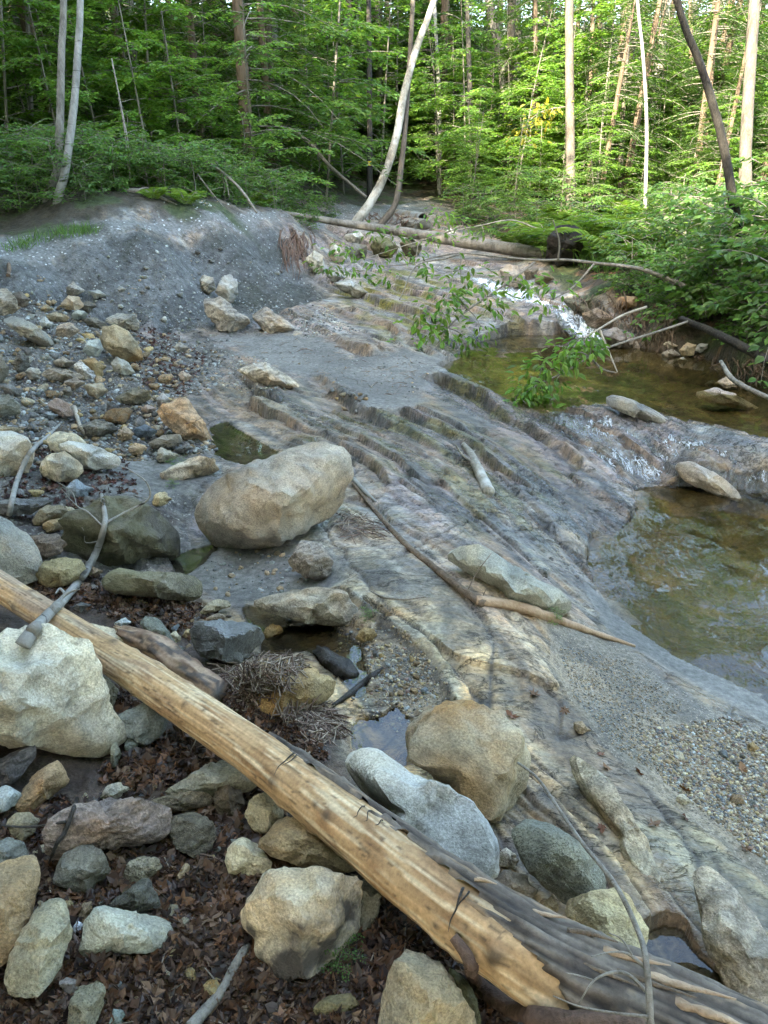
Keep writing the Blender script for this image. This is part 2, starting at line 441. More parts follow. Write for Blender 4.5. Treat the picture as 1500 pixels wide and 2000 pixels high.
rills = fbm2(rill_u * 3.1 + .3 * NZ1, (Y * .5 + GB * 1.5) * .7, 4, 81)
crest_d = sstep(.0, .9, -poly_sd(X, Y, LBp) - .9)
bankd = .13 * rills * crest_d + .03 * fbm2(X * 1.3, Y * 1.3, 3, 82) + .022 * fine + .02 * lump
# overhanging lip near the bank crest
CREST = np.array([hit(u, v)[:2] for u, v in [(-200,515),(20,513),(150,480),(300,456),(430,436),(545,432)]])
fst = .10 * fbm2(X * .5, Y * .5, 4, 91) + .03 * lump + .012 * fine
GH = GB + WT['bedrock'] * rock + WT['litter'] * (.025 * lump + .008 * fine) + WT['stony'] * (.045 * lump + .016 * fine) \
   + WT['bank'] * bankd + WT['silt'] * (.006 * lump + .0015 * fine - .01) + WT['gravel'] * (.012 * lump + .005 * fine - .012) + WT['road'] * (.02 * lump + .008 * fine) \
   + WT['forest'] * fst + WT['bed'] * (.03 * lump + .01 * fine)
GH = np.where(sd_up > -.02, np.minimum(GH, Z_UP - .01 - .16 * sstep(0, .5, sd_up) + .03 * lump), GH)
GH = np.where(sd_low > -.02, np.minimum(GH, Z_LOW - .008 - .12 * sstep(0, .5, sd_low) + .02 * lump), GH)
for k in PUD:
    sd = sd_p[k] + .02 * NZ2 + .012
    GH = np.where(sd > 0, np.minimum(GH, PUD_Z[k] - .006 - .03 * sstep(0, .08, sd)), GH)
    rim = np.exp(-((sd_p[k] + .05) / .04) ** 2)
    GH = np.where((sd <= 0) & (sd > -.12), np.maximum(GH, PUD_Z[k] + .004 + .0 * rim), GH)

# ------------------------------------------------------------------ terrain colours (albedo) and wetness
def mixc(a, b, t): return a * (1 - t[..., None]) + np.asarray(b) * t[..., None]
one = np.ones(X.shape + (3,))
n_a = fbm2(A_ * .9, wb * 3.6, 4, 101); n_b = fbm2(A_ * 1.4 + 7, wb * 6.2, 4, 103); n_c = fbm2(A_ * 2.4, wb * 11, 4, 105); n_d = fbm2(X * 1.1, Y * 1.1, 3, 107)
cb = one * np.array((.285, .270, .255))
cb = mixc(cb, (.40, .315, .215), sstep(.1, .65, n_a + .15 * n_d) * .85)           # ochre bands
cb = mixc(cb, (.27, .285, .275), sstep(.05, .5, n_b))                        # grey-green slate
cb = mixc(cb, (.30, .245, .235), sstep(.2, .7, -n_a + .2 * n_d) * .6)         # purplish brown
cb = mixc(cb, (.46, .42, .35), sstep(.32, .7, n_c) * .6)                   # bleached streaks
cb = cb * (.66 + .62 * i1[..., None]) * (.78 + .46 * i2[..., None]) * (.88 + .24 * t3_[..., None])
cb = mixc(cb, (.30, .225, .21), sstep(.6, .66, i2 * 7.7 % 1) * .55 * big)
cb = mixc(cb, (.40, .29, .20), sstep(.72, .8, i1 * 5.3 % 1) * .35)
near = sstep(3.6, 2.4, Y)
cb = mixc(cb, cb * np.array((1.30, 1.08, .76)), near)
cb = mixc(cb, (.085, .08, .075), np.clip(crack * .85 + joint * .85 + pcrack * .95, 0, 1))
cb = mixc(cb, (.085, .078, .072), sstep(.22, .6, fbm2(A_ * 2.2, wb * 9, 4, 109)) * .7)
rust = sstep(.1, .5, fbm2(A_ * .7 + 20, wb * 4.5, 4, 121, .6))
cb = mixc(cb, (.29, .19, .115), rust * .55)
cb = mixc(cb, (.10, .095, .092), sstep(.12, .45, fbm2(A_ * 1.1 + 40, wb * 6.5, 4, 123, .6)) * .62)
cb = cb * .80
moss_reg = zmax(.55 * zone([(560,760),(900,800),(1150,960),(1050,1080),(760,960)], .4, .5), zone([(630,560),(760,520),(1000,560),(960,640),(860,690),(760,660)], .3, .3), .8 * zone([(780,700),(840,720),(980,790),(1120,880),(1000,830),(860,760)], .12, .2), .6 * zone([(800,860),(1000,900),(1100,1060),(1020,1060),(860,960)], .3, .4))
moss = moss_reg * sstep(-.02, .28, fbm2(A_ * 1.7, wb * 7, 4, 111) + .25 * NZ2 - .02)
cb = mixc(cb, (.15, .135, .026), moss * .9)
cols = {'bedrock': cb,
 'litter': mixc(one * np.array((.055, .038, .028)), (.10, .07, .05), sstep(-.2, .5, NZ2)),
 'stony': mixc(mixc(one * np.array((.088, .082, .076)), (.15, .135, .115), sstep(-.1, .5, NZ2)), (.06, .045, .04), sstep(.1, .5, NZ1) * .6),
 'bank': mixc(mixc(one * np.array((.088, .089, .088)), (.13, .131, .129), sstep(-.2, .5, rills)), (.058, .060, .050), np.clip(sstep(.15, .6, -rills) * .7 + sstep(.3, .7, NZ1) * .5, 0, 1)),
 'silt': mixc(mixc(one * np.array((.110, .106, .098)), (.165, .157, .142), sstep(-.4, .5, NZ1)), (.10, .095, .085), sstep(.1, .5, NZ2) * .6),
 'gravel': mixc(mixc(one * np.array((.165, .145, .115)), (.12, .107, .09), sstep(0, .5, NZ2)), (.26, .21, .15), sstep(.1, .5, NZ1)),
 'road': mixc(one * np.array((.145, .145, .14)), (.10, .098, .09), sstep(0, .5, NZ1)),
 'forest': mixc(mixc(one * np.array((.042, .034, .022)), (.15, .085, .045), sstep(.1, .5, NZ2) * sstep(0, 2, X)), (.045, .07, .02), sstep(.0, .4, NZ1) * .7),
 'bed': mixc(mixc(one * np.array((.115, .085, .045)), (.075, .06, .032), sstep(-.1, .5, n_a)), (.21, .145, .07), sstep(.2, .6, n_b) * .7)}
COLR = sum(cols[k] * WT[k][..., None] for k in ZN)
wet_line = sstep(.09, .0, GH - Z_LOW - .02) * (sd_low > -1.2) * (sd_low < .05) + sstep(.08, .0, GH - Z_UP - .02) * (sd_up > -.5) * (sd_up < .05)
seepage = zmax(.9 * zone([(830,880),(1000,900),(1200,1000),(1210,1080),(1080,1080),(900,980)], .3, .4), .95 * zone([(1080,800),(1500,860),(1620,960),(1240,980)], .15, .2),
               .7 * zone([(1080,1550),(1250,1620),(1500,1800),(1500,1900),(1300,1800)], .1, .12), .6 * zone([(560,780),(800,800),(1000,950),(760,900)], .3, .4)) * WT['bedrock']
WETV = np.clip(wet_line + seepage * sstep(-.35, .25, n_b + NZ2 * .4) + (.25 + .25 * sstep(2.6, 3.6, Y) * sstep(9, 7, Y)) * WT['bedrock'] + .10 * WT['silt'] + .30 * WT['litter'] * sstep(0, .5, NZ1) + .12, 0, 1)
WETV = WETV * (1 - .75 * WT['silt']) * (1 - .6 * WT['bed'] * (np.maximum(sd_up, sd_low) < .06))
for k in PUD: WETV = np.maximum(WETV, .9 * sstep(-.07, 0, sd_p[k]))
COLR = COLR * (1 - .38 * sstep(.4, 1.0, WETV))[..., None]

# ------------------------------------------------------------------ terrain meshes, one per kind of ground
def grid_normals():
    P = np.stack([X, Y, GH], -1)
    du = np.gradient(P, axis=1); dv = np.gradient(P, axis=0)
    n = np.cross(du, dv); return n / np.linalg.norm(n, axis=-1, keepdims=True)
GN = grid_normals()

def link(o, parent=None):
    COL.objects.link(o)
    if parent is not None: o.parent = parent
    return o

def mesh_np(name, V, F, mat=None, smooth=True, col=None, attrs=None):
    """mesh from numpy vertices and equally sized faces"""
    me = bpy.data.meshes.new(name)
    V = np.ascontiguousarray(V, dtype=np.float32); F = np.ascontiguousarray(F, dtype=np.int32)
    k = F.shape[1]
    me.vertices.add(len(V)); me.vertices.foreach_set('co', V.ravel())
    me.loops.add(F.size); me.loops.foreach_set('vertex_index', F.ravel())
    me.polygons.add(len(F))
    me.polygons.foreach_set('loop_start', np.arange(0, F.size, k, dtype=np.int32))
    me.polygons.foreach_set('loop_total', np.full(len(F), k, dtype=np.int32))
    me.update(calc_edges=True)
    me.polygons.foreach_set('use_smooth', np.full(len(F), smooth, dtype=bool))
    if col is not None:
        c = me.attributes.new('Col', 'FLOAT_COLOR', 'POINT')
        c.data.foreach_set('color', np.concatenate([col, np.ones((len(col), 1))], 1).astype(np.float32).ravel())
    for nme, a in (attrs or {}).items():
        c = me.attributes.new(nme, 'FLOAT', 'POINT'); c.data.foreach_set('value', np.asarray(a, dtype=np.float32).ravel())
    if mat is not None: me.materials.append(mat)
    return me

dom = np.argmax(np.stack([WT[k] for k in ZN]), 0)
fd = dom[:-1, :-1]
idx = np.arange(NR * NC).reshape(NR, NC)
NAMES = {'bedrock': 'bedrock', 'litter': 'leaf_litter_ground', 'stony': 'stony_slope', 'bank': 'gravel_bank', 'silt': 'silt_flat', 'gravel': 'gravel_bar', 'road': 'dirt_road', 'forest': 'forest_floor', 'bed': 'stream_bed'}
Vall = np.stack([X, Y, GH], -1).reshape(-1, 3)
for zi, k in enumerate(ZN):
    r, c = np.nonzero(fd == zi)
    if len(r) == 0: continue
    F = np.stack([idx[r, c], idx[r, c + 1], idx[r + 1, c + 1], idx[r + 1, c]], 1)
    used, inv = np.unique(F, return_inverse=True)
    me = mesh_np(NAMES[k], Vall[used], inv.reshape(F.shape), MAT[k], True, COLR.reshape(-1, 3)[used], {'Wet': WETV.ravel()[used]})
    me.normals_split_custom_set_from_vertices(GN.reshape(-1, 3)[used])
    o = link(bpy.data.objects.new(NAMES[k], me)); o['kind'] = 'structure'
# outer terrain sheet that reaches the horizon, under and around the detailed ground
gx = np.concatenate([np.linspace(-600, -60, 20), np.linspace(-50, 50, 60), np.linspace(60, 600, 20)])
gy = np.concatenate([np.linspace(-600, -30, 20), np.linspace(-24, 90, 70), np.linspace(100, 700, 20)])
ox, oy = np.meshgrid(gx, gy)
oz = base_h(np.clip(ox, -140, 140), np.clip(oy, -.5, 150)) - .35
oz = np.where(oy < 0, oz * .6 + np.clip(-ox - 4, 0, 40) * .12 - .2, oz)
inside = (oy > -.4) & (oy < 72) & (np.abs(ox) < 4.0 * (oy + .55))
oz = np.where(inside, oz - .8 - .02 * oy, oz)
oi = np.arange(ox.size).reshape(ox.shape)
Fo = np.stack([oi[:-1, :-1], oi[:-1, 1:], oi[1:, 1:], oi[1:, :-1]], -1).reshape(-1, 4)
me = mesh_np('terrain', np.stack([ox, oy, oz], -1).reshape(-1, 3), Fo, MAT['forest'], True, np.tile([.05, .05, .025], (ox.size, 1)), {'Wet': np.zeros(ox.size)})
o = link(bpy.data.objects.new('terrain', me)); o['kind'] = 'structure'

def gh(x, y): return grid_at(GH, x, y)
def hitg(u, v, dz=0.0): return hit(u, v, GH, dz)

# ------------------------------------------------------------------ water
def water_mat(name, tint, foam=None, rip=(9, .10, .02), rough=.03, ior=1.33):
    m, nt, out = new_mat(name); b = NB(nt)
    vec = b.coords('Object', scale=(1, .6, 1))
    nrm = b.bump(b.noise(vec, rip[0], 3, .5, .4), rip[1], rip[2])
    nrm = b.bump(b.noise(vec, rip[0] * 5, 2, .5), rip[1] * .6, rip[2] * .25, nrm)
    tr = b.n("ShaderNodeBsdfTransparent"); tr.inputs[0].default_value = (*tint, 1)
    gl = b.n("ShaderNodeBsdfGlossy"); gl.inputs['Roughness'].default_value = rough; gl.inputs[0].default_value = (1, 1, 1, 1)
    b.l(nrm, gl.inputs['Normal'])
    fr = b.n("ShaderNodeFresnel"); fr.inputs[0].default_value = ior; b.l(nrm, fr.inputs['Normal'])
    mx = b.n("ShaderNodeMixShader"); b.l(fr.outputs[0], mx.inputs[0]); b.l(tr.outputs[0], mx.inputs[1]); b.l(gl.outputs[0], mx.inputs[2])
    last = mx.outputs[0]
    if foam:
        at = b.n("ShaderNodeAttribute", attribute_name='FoamGlint')
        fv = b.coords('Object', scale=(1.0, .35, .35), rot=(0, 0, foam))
        lace = b.ramp(b.math('ABSOLUTE', b.math('SUBTRACT', b.noise(fv, 14, 5, .62, 1.2), .5)), [(0.0, 1.0), (.045, 0.0)])  # white lace: foam flecks, and glisten of the ripples painted in as white lines
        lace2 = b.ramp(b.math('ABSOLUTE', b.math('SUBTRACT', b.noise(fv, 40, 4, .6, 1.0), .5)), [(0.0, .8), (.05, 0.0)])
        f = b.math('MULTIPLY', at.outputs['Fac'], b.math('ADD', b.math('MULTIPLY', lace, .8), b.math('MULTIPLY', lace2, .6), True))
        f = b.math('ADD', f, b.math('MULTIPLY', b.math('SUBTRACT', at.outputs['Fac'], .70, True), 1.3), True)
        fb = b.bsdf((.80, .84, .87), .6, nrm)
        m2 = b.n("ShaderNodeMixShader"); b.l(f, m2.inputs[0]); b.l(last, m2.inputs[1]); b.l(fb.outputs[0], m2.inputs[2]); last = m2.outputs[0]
    b.l(last, out.inputs[0])
    return m

def water_sheet(name, W, zf, step, mat, margin=.02, foam=None):
    P = np.asarray(W)[:, :2]
    x0, y0 = P.min(0) - .1; x1, y1 = P.max(0) + .1
    xs = np.arange(x0, x1, step); ys = np.arange(y0, y1, step)
    xx, yy = np.meshgrid(xs, ys)
    sd = poly_sd(xx, yy, P)
    zz = zf(xx, yy, sd)
    ok = (sd > -margin)
    ii = np.arange(xx.size).reshape(xx.shape)
    f = ok[:-1, :-1] & ok[1:, :-1] & ok[:-1, 1:] & ok[1:, 1:]
    r, c = np.nonzero(f)
    F = np.stack([ii[r, c], ii[r, c + 1], ii[r + 1, c + 1], ii[r + 1, c]], 1)
    used, inv = np.unique(F, return_inverse=True)
    V = np.stack([xx, yy, zz], -1).reshape(-1, 3)[used]
    at = {'FoamGlint': foam(xx, yy, sd).ravel()[used]} if foam else None
    me = mesh_np(name, V, inv.reshape(F.shape), mat, True, None, at)
    o = link(bpy.data.objects.new(name, me)); o['kind'] = 'structure'
    return o
WM = water_mat('pool_water', (.70, .68, .50), None, (5, .10, .03))
WL = water_mat('stream_water', (.66, .60, .43), None, (8, .22, .03))
WP = water_mat('puddle_water', (.72, .70, .58), None, (12, .05, .01), .02, 1.45)
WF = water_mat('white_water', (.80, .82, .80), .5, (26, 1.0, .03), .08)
def flat(z, a=.004): return lambda x, y, sd: z + a * fbm2(x * 2.5, y * 2.5, 2, 5)
water_sheet('upper_pool_water', UP_W, flat(Z_UP), .04, WM, .05)
water_sheet('lower_pool_water', LOW_W, flat(Z_LOW, .007), .03, WL, .05)
for k in PUD:
    water_sheet(k + '_water', PUD_W[k], flat(PUD_Z[k], .0), .012, WP, .03)
RAP = wpoly([(1050,800),(1120,792),(1190,796),(1300,825),(1400,856),(1500,876),(1640,898),(1640,985),(1500,962),(1400,948),(1300,948),(1240,962),(1170,925),(1090,850)])
CAS = wpoly([(1062,590),(1095,588),(1130,612),(1160,632),(1200,655),(1190,672),(1140,672),(1105,650),(1080,622)])
CAS2 = wpoly([(915,543),(950,546),(990,560),(1040,572),(1080,590),(1085,606),(1030,600),(980,588),(930,562)])
def film(k, dz, amp):
    def f(x, y, sd):
        b = grid_at(GB, x, y)
        return b + dz + amp * fbm2(x * 9, y * 5, 3, 77) + amp * .5 * fbm2(x * 30, y * 18, 2, 78) - .02 * sstep(.06, 0, sd)
    return f
def foam_glint_r(x, y, sd):
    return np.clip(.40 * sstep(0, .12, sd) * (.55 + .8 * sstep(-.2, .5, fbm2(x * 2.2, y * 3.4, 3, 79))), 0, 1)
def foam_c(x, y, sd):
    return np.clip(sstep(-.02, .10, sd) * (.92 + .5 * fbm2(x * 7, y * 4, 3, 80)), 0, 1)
water_sheet('rapids_water', RAP, film('r', .002, .020), .012, WF, .03, foam_glint_r)
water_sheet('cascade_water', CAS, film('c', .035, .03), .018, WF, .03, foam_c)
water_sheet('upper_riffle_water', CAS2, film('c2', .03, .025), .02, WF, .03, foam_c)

# ------------------------------------------------------------------ rocks
def rock_mat(name, stain=.5, dark=.4, layer=0.0, speck=0.0, moss=0.0, rough=.85, bumpk=1.0, black=0.0):
    m, nt, out = new_mat(name); b = NB(nt)
    oi = b.n("ShaderNodeObjectInfo")
    sh = b.math('MULTIPLY', oi.outputs['Random'], 40.0)
    cv = b.n("ShaderNodeCombineXYZ"); b.l(sh, cv.inputs[0]); b.l(sh, cv.inputs[2])
    vec = b.coords('Object', loc=cv.outputs[0])
    base = oi.outputs['Color']
    n1 = b.noise(vec, 5, 5, .6, .3); n2 = b.noise(vec, 22, 5, .65); n3 = b.noise(vec, 160, 4, .7); n4 = b.noise(vec, 2.6, 3, .5, .5)
    col = b.mix(b.ramp(n1, [(.42, 0.0), (.62, 1.0)]), base, b.mix(1.0, base, (1.38, 1.3, 1.16), 'MULTIPLY'))
    col = b.mix(b.math('MULTIPLY', b.ramp(n4, [(.48, 0.0), (.66, 1.0)]), stain), col, b.mix(1.0, base, (1.12, .76, .42), 'MULTIPLY'))
    col = b.mix(b.math('MULTIPLY', b.ramp(n2, [(.52, 0.0), (.64, 1.0)]), dark), col, b.mix(1.0, base, (.36, .33, .31), 'MULTIPLY'))
    col = b.mix(1.0, col, b.ramp(n3, [(.30, .58), (.5, 1.0), (.70, 1.42)]), 'MULTIPLY')
    vn = b.ramp(b.math('ABSOLUTE', b.math('SUBTRACT', b.noise(vec, 6, 6, .65, .8), .5)), [(0.0, .45), (.018, 1.0)])
    col = b.mix(.28, col, b.mix(1.0, col, vn, 'MULTIPLY'))
    big_ = b.ramp(b.noise(vec, 3.1, 5, .62, .6), [(.30, .55), (.5, 1.0), (.68, 1.35)])
    col = b.mix(1.0, col, big_, 'MULTIPLY')
    h = b.math('ADD', b.math('MULTIPLY', n2, .6), b.math('MULTIPLY', n3, .22))
    if layer:
        lv = b.coords('Object', rot=(.5, .35, .2), loc=cv.outputs[0])
        w = b.n("ShaderNodeTexWave", wave_type='BANDS', bands_direction='Z'); b.l(lv, w.inputs[0])
        w.inputs['Scale'].default_value = layer; w.inputs['Distortion'].default_value = 9; w.inputs['Detail'].default_value = 6; w.inputs['Detail Scale'].default_value = 2.2; w.inputs['Detail Roughness'].default_value = .7
        col = b.mix(.45, col, b.mix(1.0, col, b.ramp(w.outputs[0], [(.2, .5), (.8, 1.35)]), 'MULTIPLY'))
        h = b.math('ADD', h, b.math('MULTIPLY', w.outputs[0], .16))
    if speck:
        v = b.voro(vec, 150); col = b.mix(b.math('MULTIPLY', b.math('LESS_THAN', v, .28), speck), col, b.mix(1.0, base, (.3, .3, .28), 'MULTIPLY'))
    if moss:
        geo = b.n("ShaderNodeNewGeometry"); sp = b.n("ShaderNodeSeparateXYZ"); b.l(geo.outputs['Normal'], sp.inputs[0])
        mk = b.math('MULTIPLY', b.ramp(n1, [(.42, 0.0), (.58, 1.0)]), moss)
        col = b.mix(mk, col, (.075, .078, .022))
    if black:
        col = b.mix(b.math('MULTIPLY', b.ramp(b.noise(vec, 3.4, 5, .6, .4), [(.56, 0.0), (.61, 1.0)]), black), col, (.035, .03, .028))
    nrm = b.bump(b.noise(vec, 7, 6, .68, .3), .65 * bumpk, .06)
    nrm = b.bump(h, .75 * bumpk, .018, nrm)
    p = b.bsdf(col, rough, nrm, .35)
    b.l(p.outputs[0], out.inputs[0])
    return m
RM = {'black': rock_mat('black_stained_stone', .8, .3, black=.9), 'plain': rock_mat('fieldstone'), 'stain': rock_mat('iron_stained_stone', .95, .35), 'clean': rock_mat('pale_stone', .22, .2, bumpk=.7),
      'layer': rock_mat('layered_stone', .5, .5, 14), 'speck': rock_mat('speckled_stone', .25, .5, 0, .7, bumpk=1.2), 'mossy': rock_mat('mossy_stone', .4, .6, 0, 0, .38),
      'wet': rock_mat('wet_stone', .3, .5, 0, 0, 0, .38), 'ledge': rock_mat('ledge_stone', .7, .5, 6)}
C = dict(tan=(.37,.275,.17), pale=(.47,.42,.31), white=(.56,.53,.44), grey=(.26,.27,.25), dark=(.095,.088,.075), ochre=(.38,.26,.10), blue=(.22,.26,.29),
         green=(.20,.21,.155), red=(.24,.155,.12), brown=(.20,.145,.085), yellow=(.42,.33,.17), ivory=(.52,.44,.28), lgrey=(.40,.42,.40), pink=(.36,.28,.24), slate=(.15,.15,.15))

_ico = {}
def ico(sub):
    if sub not in _ico:
        bm = bmesh.new(); bmesh.ops.create_icosphere(bm, subdivisions=sub, radius=1.0)
        V = np.array([v.co[:] for v in bm.verts]); F = np.array([[v.index for v in f.verts] for f in bm.faces]); bm.free()
        _ico[sub] = (V / np.linalg.norm(V, axis=1, keepdims=True), F)
    return _ico[sub]

def polytope(D, rng, nf=11, p=9, flat=1.0, face=False):
    """rounded random polyhedron over unit directions"""
    N = rng.normal(size=(nf, 3)); N /= np.linalg.norm(N, axis=1, keepdims=True)
    M = rng.normal(size=(12, 3)); M /= np.linalg.norm(M, axis=1, keepdims=True)
    N = np.concatenate([N, np.eye(3) * 1.0, -np.eye(3) * 1.0, M])
    h = np.concatenate([rng.uniform(.52, .84, nf), np.full(6, 1.0), rng.uniform(.86, 1.05, 12)])
    p = p * 4.2
    if face:      # broken faces: a flat top and two fronts meeting at an edge
        E = np.array([(0, .72, -.62), (-.62, -.30, -.68), (.58, -.42, -.66), (.1, .3, .9)]) + rng.normal(0, .16, (4, 3)); E /= np.linalg.norm(E, axis=1, keepdims=True)
        N = np.concatenate([N, E]); h = np.concatenate([h, rng.uniform(.46, .62, 4)])
    Dw = D + .10 * np.stack([fbm3(D * 1.6 + 9 * i + nf, 2, 7 + i) for i in range(3)], 1)
    q = np.maximum(Dw @ N.T, 0) / h
    r = ((q ** p).sum(1)) ** (-1.0 / p)
    return D * r[:, None]

def finish_rock(P, rng, rough=.05, R=1.0):
    q = P / R
    n = fbm3(q * 1.7 + rng.uniform(0, 50, 3), 4, int(rng.integers(999)), .5)
    lay = saw((q @ rng.normal(size=3)) * 2.3 + n * .5, .85)
    d = P / (np.linalg.norm(P, axis=1, keepdims=True) + 1e-9)
    rg = 1 - 2 * np.abs(fbm3(q * 2.6 + rng.uniform(0, 50, 3), 3, int(rng.integers(999)), .55))
    return P + d * (R * (rough * n + rough * .12 * lay + rough * .5 * rg))[:, None]

import re
SOLIDS, MARKS = [], []
def short(l): return re.split(r' (?:on|beside|at|under|behind|below|in|by|between|above|near|with|left|right|against|atop|touching|of|resting|lying|showing|tucked|wedged|crossed|running|half|next|second|leaning|sloping|topping|low|set|emerging|damming|tilted|beneath|sticking|rising|twinned) ', l)[0]
def nearest(x, y, M): return min(M, key=lambda m_: (m_[0] - x) ** 2 + (m_[1] - y) ** 2)[2]
ROCKS = []          # world footprint of hand-placed rocks: x, y, radius
def new_thing(name, me, loc, label, cat, group=None):
    o = bpy.data.objects.new(name, me); o.location = loc
    COL.objects.link(o); o['label'] = label; o['category'] = cat
    if group: o['group'] = group
    return o

def rock(px, label, col, style='plain', name='boulder', off=(0, 0), k=.5, depth=.85, sub=4, nf=9, p=11, rough=.05, embed=.09, seed=None, lift=0.0, cat=None, group=None, tone=1.0):
    P = np.array(px, float) * k + np.array(off, float)
    # area centroid
    x, y = P[:, 0], P[:, 1]; x2, y2 = np.roll(x, -1), np.roll(y, -1); cr_ = x * y2 - x2 * y
    A = cr_.sum() / 2; c = np.array([((x + x2) * cr_).sum() / (6 * A), ((y + y2) * cr_).sum() / (6 * A)])
    Q = P - c
    th = np.linspace(-math.pi, math.pi, 97)[:-1]
    # radius of the outline by angle (image y is down)
    Rt = np.zeros(96)
    for i, t in enumerate(th):
        d = np.array([math.cos(t), -math.sin(t)]); best = 0
        for a in range(len(Q)):
            q0, q1 = Q[a], Q[(a + 1) % len(Q)]; e = q1 - q0
            den = d[0] * e[1] - d[1] * e[0]
            if abs(den) < 1e-9: continue
            tt = (q0[0] * e[1] - q0[1] * e[0]) / den; s = (q0[0] * d[1] - q0[1] * d[0]) / den
            if tt > 0 and -1e-6 <= s <= 1 + 1e-6: best = max(best, tt)
        Rt[i] = best
    Rt = np.where(Rt <= 0, Rt[Rt > 0].mean(), Rt)
    Rt = .25 * np.roll(Rt, 1) + .5 * Rt + .25 * np.roll(Rt, -1)
    rng = np.random.default_rng(__import__("zlib").crc32(label.encode()) % 99991 if seed is None else seed)
    D, F = ico(sub)
    U = polytope(D, rng, nf, p, face=p >= 9)
    ang = np.arctan2(U[:, 1], U[:, 0]); rr = np.hypot(U[:, 0], U[:, 1])
    bi = ((ang + math.pi) / (2 * math.pi) * 48).astype(int) % 48
    Sm = np.zeros(48); np.maximum.at(Sm, bi, rr); Sm = np.where(Sm == 0, Sm.max(), Sm)
    Sm = (np.roll(Sm, 1) + 2 * Sm + np.roll(Sm, -1)) / 4
    a96 = np.concatenate([th, [math.pi]])
    sc = np.interp(ang, a96, np.concatenate([Rt, Rt[:1]])) / np.interp(ang, np.linspace(-math.pi, math.pi, 49) + math.pi / 48, np.concatenate([Sm, Sm[:1]]), period=2 * math.pi)
    w = .5 * (Q[:, 0].max() - Q[:, 0].min()); hh = .5 * (Q[:, 1].max() - Q[:, 1].min())
    Rm = math.sqrt(w * hh)
    L = np.stack([U[:, 0] * sc, U[:, 1] * sc, U[:, 2] * Rm * depth / max(.75, np.abs(U[:, 2]).max())], 1)
    L = finish_rock(L, rng, rough, Rm)
    rd = ray(*c); rl = rd / np.linalg.norm(rd)
    rx = np.cross(rl, [0, 0, 1]); rx /= np.linalg.norm(rx); ru = np.cross(rx, rl)
    shp = L[:, :1] * rx + L[:, 1:2] * ru + L[:, 2:] * rl
    vb = P[:, 1].max(); d0 = (hitg(c[0], vb) - CAM) @ FWD
    target = -embed * 2 * hh
    sub_i = np.arange(0, len(shp), max(1, len(shp) // 400))
    def clear(d):
        W_ = CAM + rd * d + shp[sub_i] * (d / FPX)
        return ((W_[:, 2] - gh(W_[:, 0], W_[:, 1])).min() - lift) / (d / FPX)
    lo, hi = d0 * .7, d0 * 1.9
    for _ in range(26):
        mid = .5 * (lo + hi)
        if clear(mid) > target: lo = mid
        else: hi = mid
    d = .5 * (lo + hi)
    Wd = CAM + rd * d + shp * (d / FPX)
    loc = np.array([Wd[:, 0].mean(), Wd[:, 1].mean(), Wd[:, 2].min()])
    me = mesh_np(name, Wd - loc, F, RM[style], True)
    me.set_sharp_from_angle(angle=math.radians(24))
    o = new_thing(name, me, loc, label, cat or name, group)
    cc = C[col] if isinstance(col, str) else col
    g_ = sum(cc) / 3; cc = [(g_ + (x_ - g_) * .78) * .80 for x_ in cc]
    o.color = (cc[0] * tone, cc[1] * tone, cc[2] * tone, 1)
    ROCKS.append((loc[0], loc[1], w * d / FPX, Wd[:, 2].max())); SOLIDS.append((name, Wd, F)); MARKS.append((loc[0], loc[1], short(label)))
    return o

A1, C1, D1, L1, R1 = (0, 800), (0, 1400), (750, 1400), (0, 400), (750, 400)
big_boulder = rock([(750,370),(790,310),(880,245),(1000,200),(1130,150),(1250,128),(1330,150),(1385,215),(1390,280),(1350,370),(1270,450),(1130,510),(1020,545),(920,555),(830,530),(780,480),(755,430)],
     'huge smooth tan-brown boulder resting alone on the bedrock', (.37,.325,.26), 'plain', off=A1, sub=5, nf=7, p=9, rough=.04, depth=.75, embed=.06, seed=3)
rock([(245,480),(260,400),(320,360),(440,330),(530,345),(600,390),(650,450),(710,545),(690,630),(560,610),(440,605),(330,590),(260,520)], 'large dark mossy boulder beside the huge tan boulder', (.125,.11,.082), 'mossy', off=A1, sub=5, nf=8, p=10, seed=5, embed=.1)
rock([(410,660),(425,620),(475,590),(540,620),(640,640),(730,660),(780,690),(792,740),(760,780),(650,750),(540,720),(430,690)], 'long bean-shaped brown rock below the dark mossy boulder', (.22,.19,.12), 'mossy', 'rock', A1, seed=6)
rock([(745,840),(770,820),(860,820),(960,840),(1025,870),(1030,910),(970,970),(930,1000),(860,985),(780,950),(755,900)], 'dark slate-grey wedge rock at the edge of the seep', (.16,.165,.165), 'wet', 'rock', A1, seed=8, p=12)
rock([(1025,865),(1060,838),(1100,850),(1090,880),(1040,893)], 'small yellow pebble stone touching the slate wedge', 'ochre', 'stain', 'stone', A1, sub=3)
rock([(1385,890),(1420,850),(1465,860),(1460,895),(1420,910)], 'small ochre stone above the gravel by the seep', 'ochre', 'plain', 'stone', A1, sub=3)
debris_rock = rock([(935,1035),(960,985),(1020,968),(1150,990),(1230,1020),(1315,1080),(1290,1140),(1200,1180),(1090,1190),(1000,1180),(965,1110)], 'ochre-faced rock with wood debris heaped on top', (.42,.31,.14), 'stain', 'rock', A1, sub=4, seed=9)
white_boulder = rock([(-160,1250),(0,1232),(70,1230),(110,1235),(150,1258),(175,1290),(188,1330),(195,1400),(212,1480),(205,1520),(160,1528),(100,1500),(60,1480),(20,1460),(-160,1400)], 'largest cream-white boulder under the birch branch', (.55,.50,.38), 'plain', k=1, sub=5, nf=12, p=14, rough=.06, depth=.8, seed=12, embed=.05)
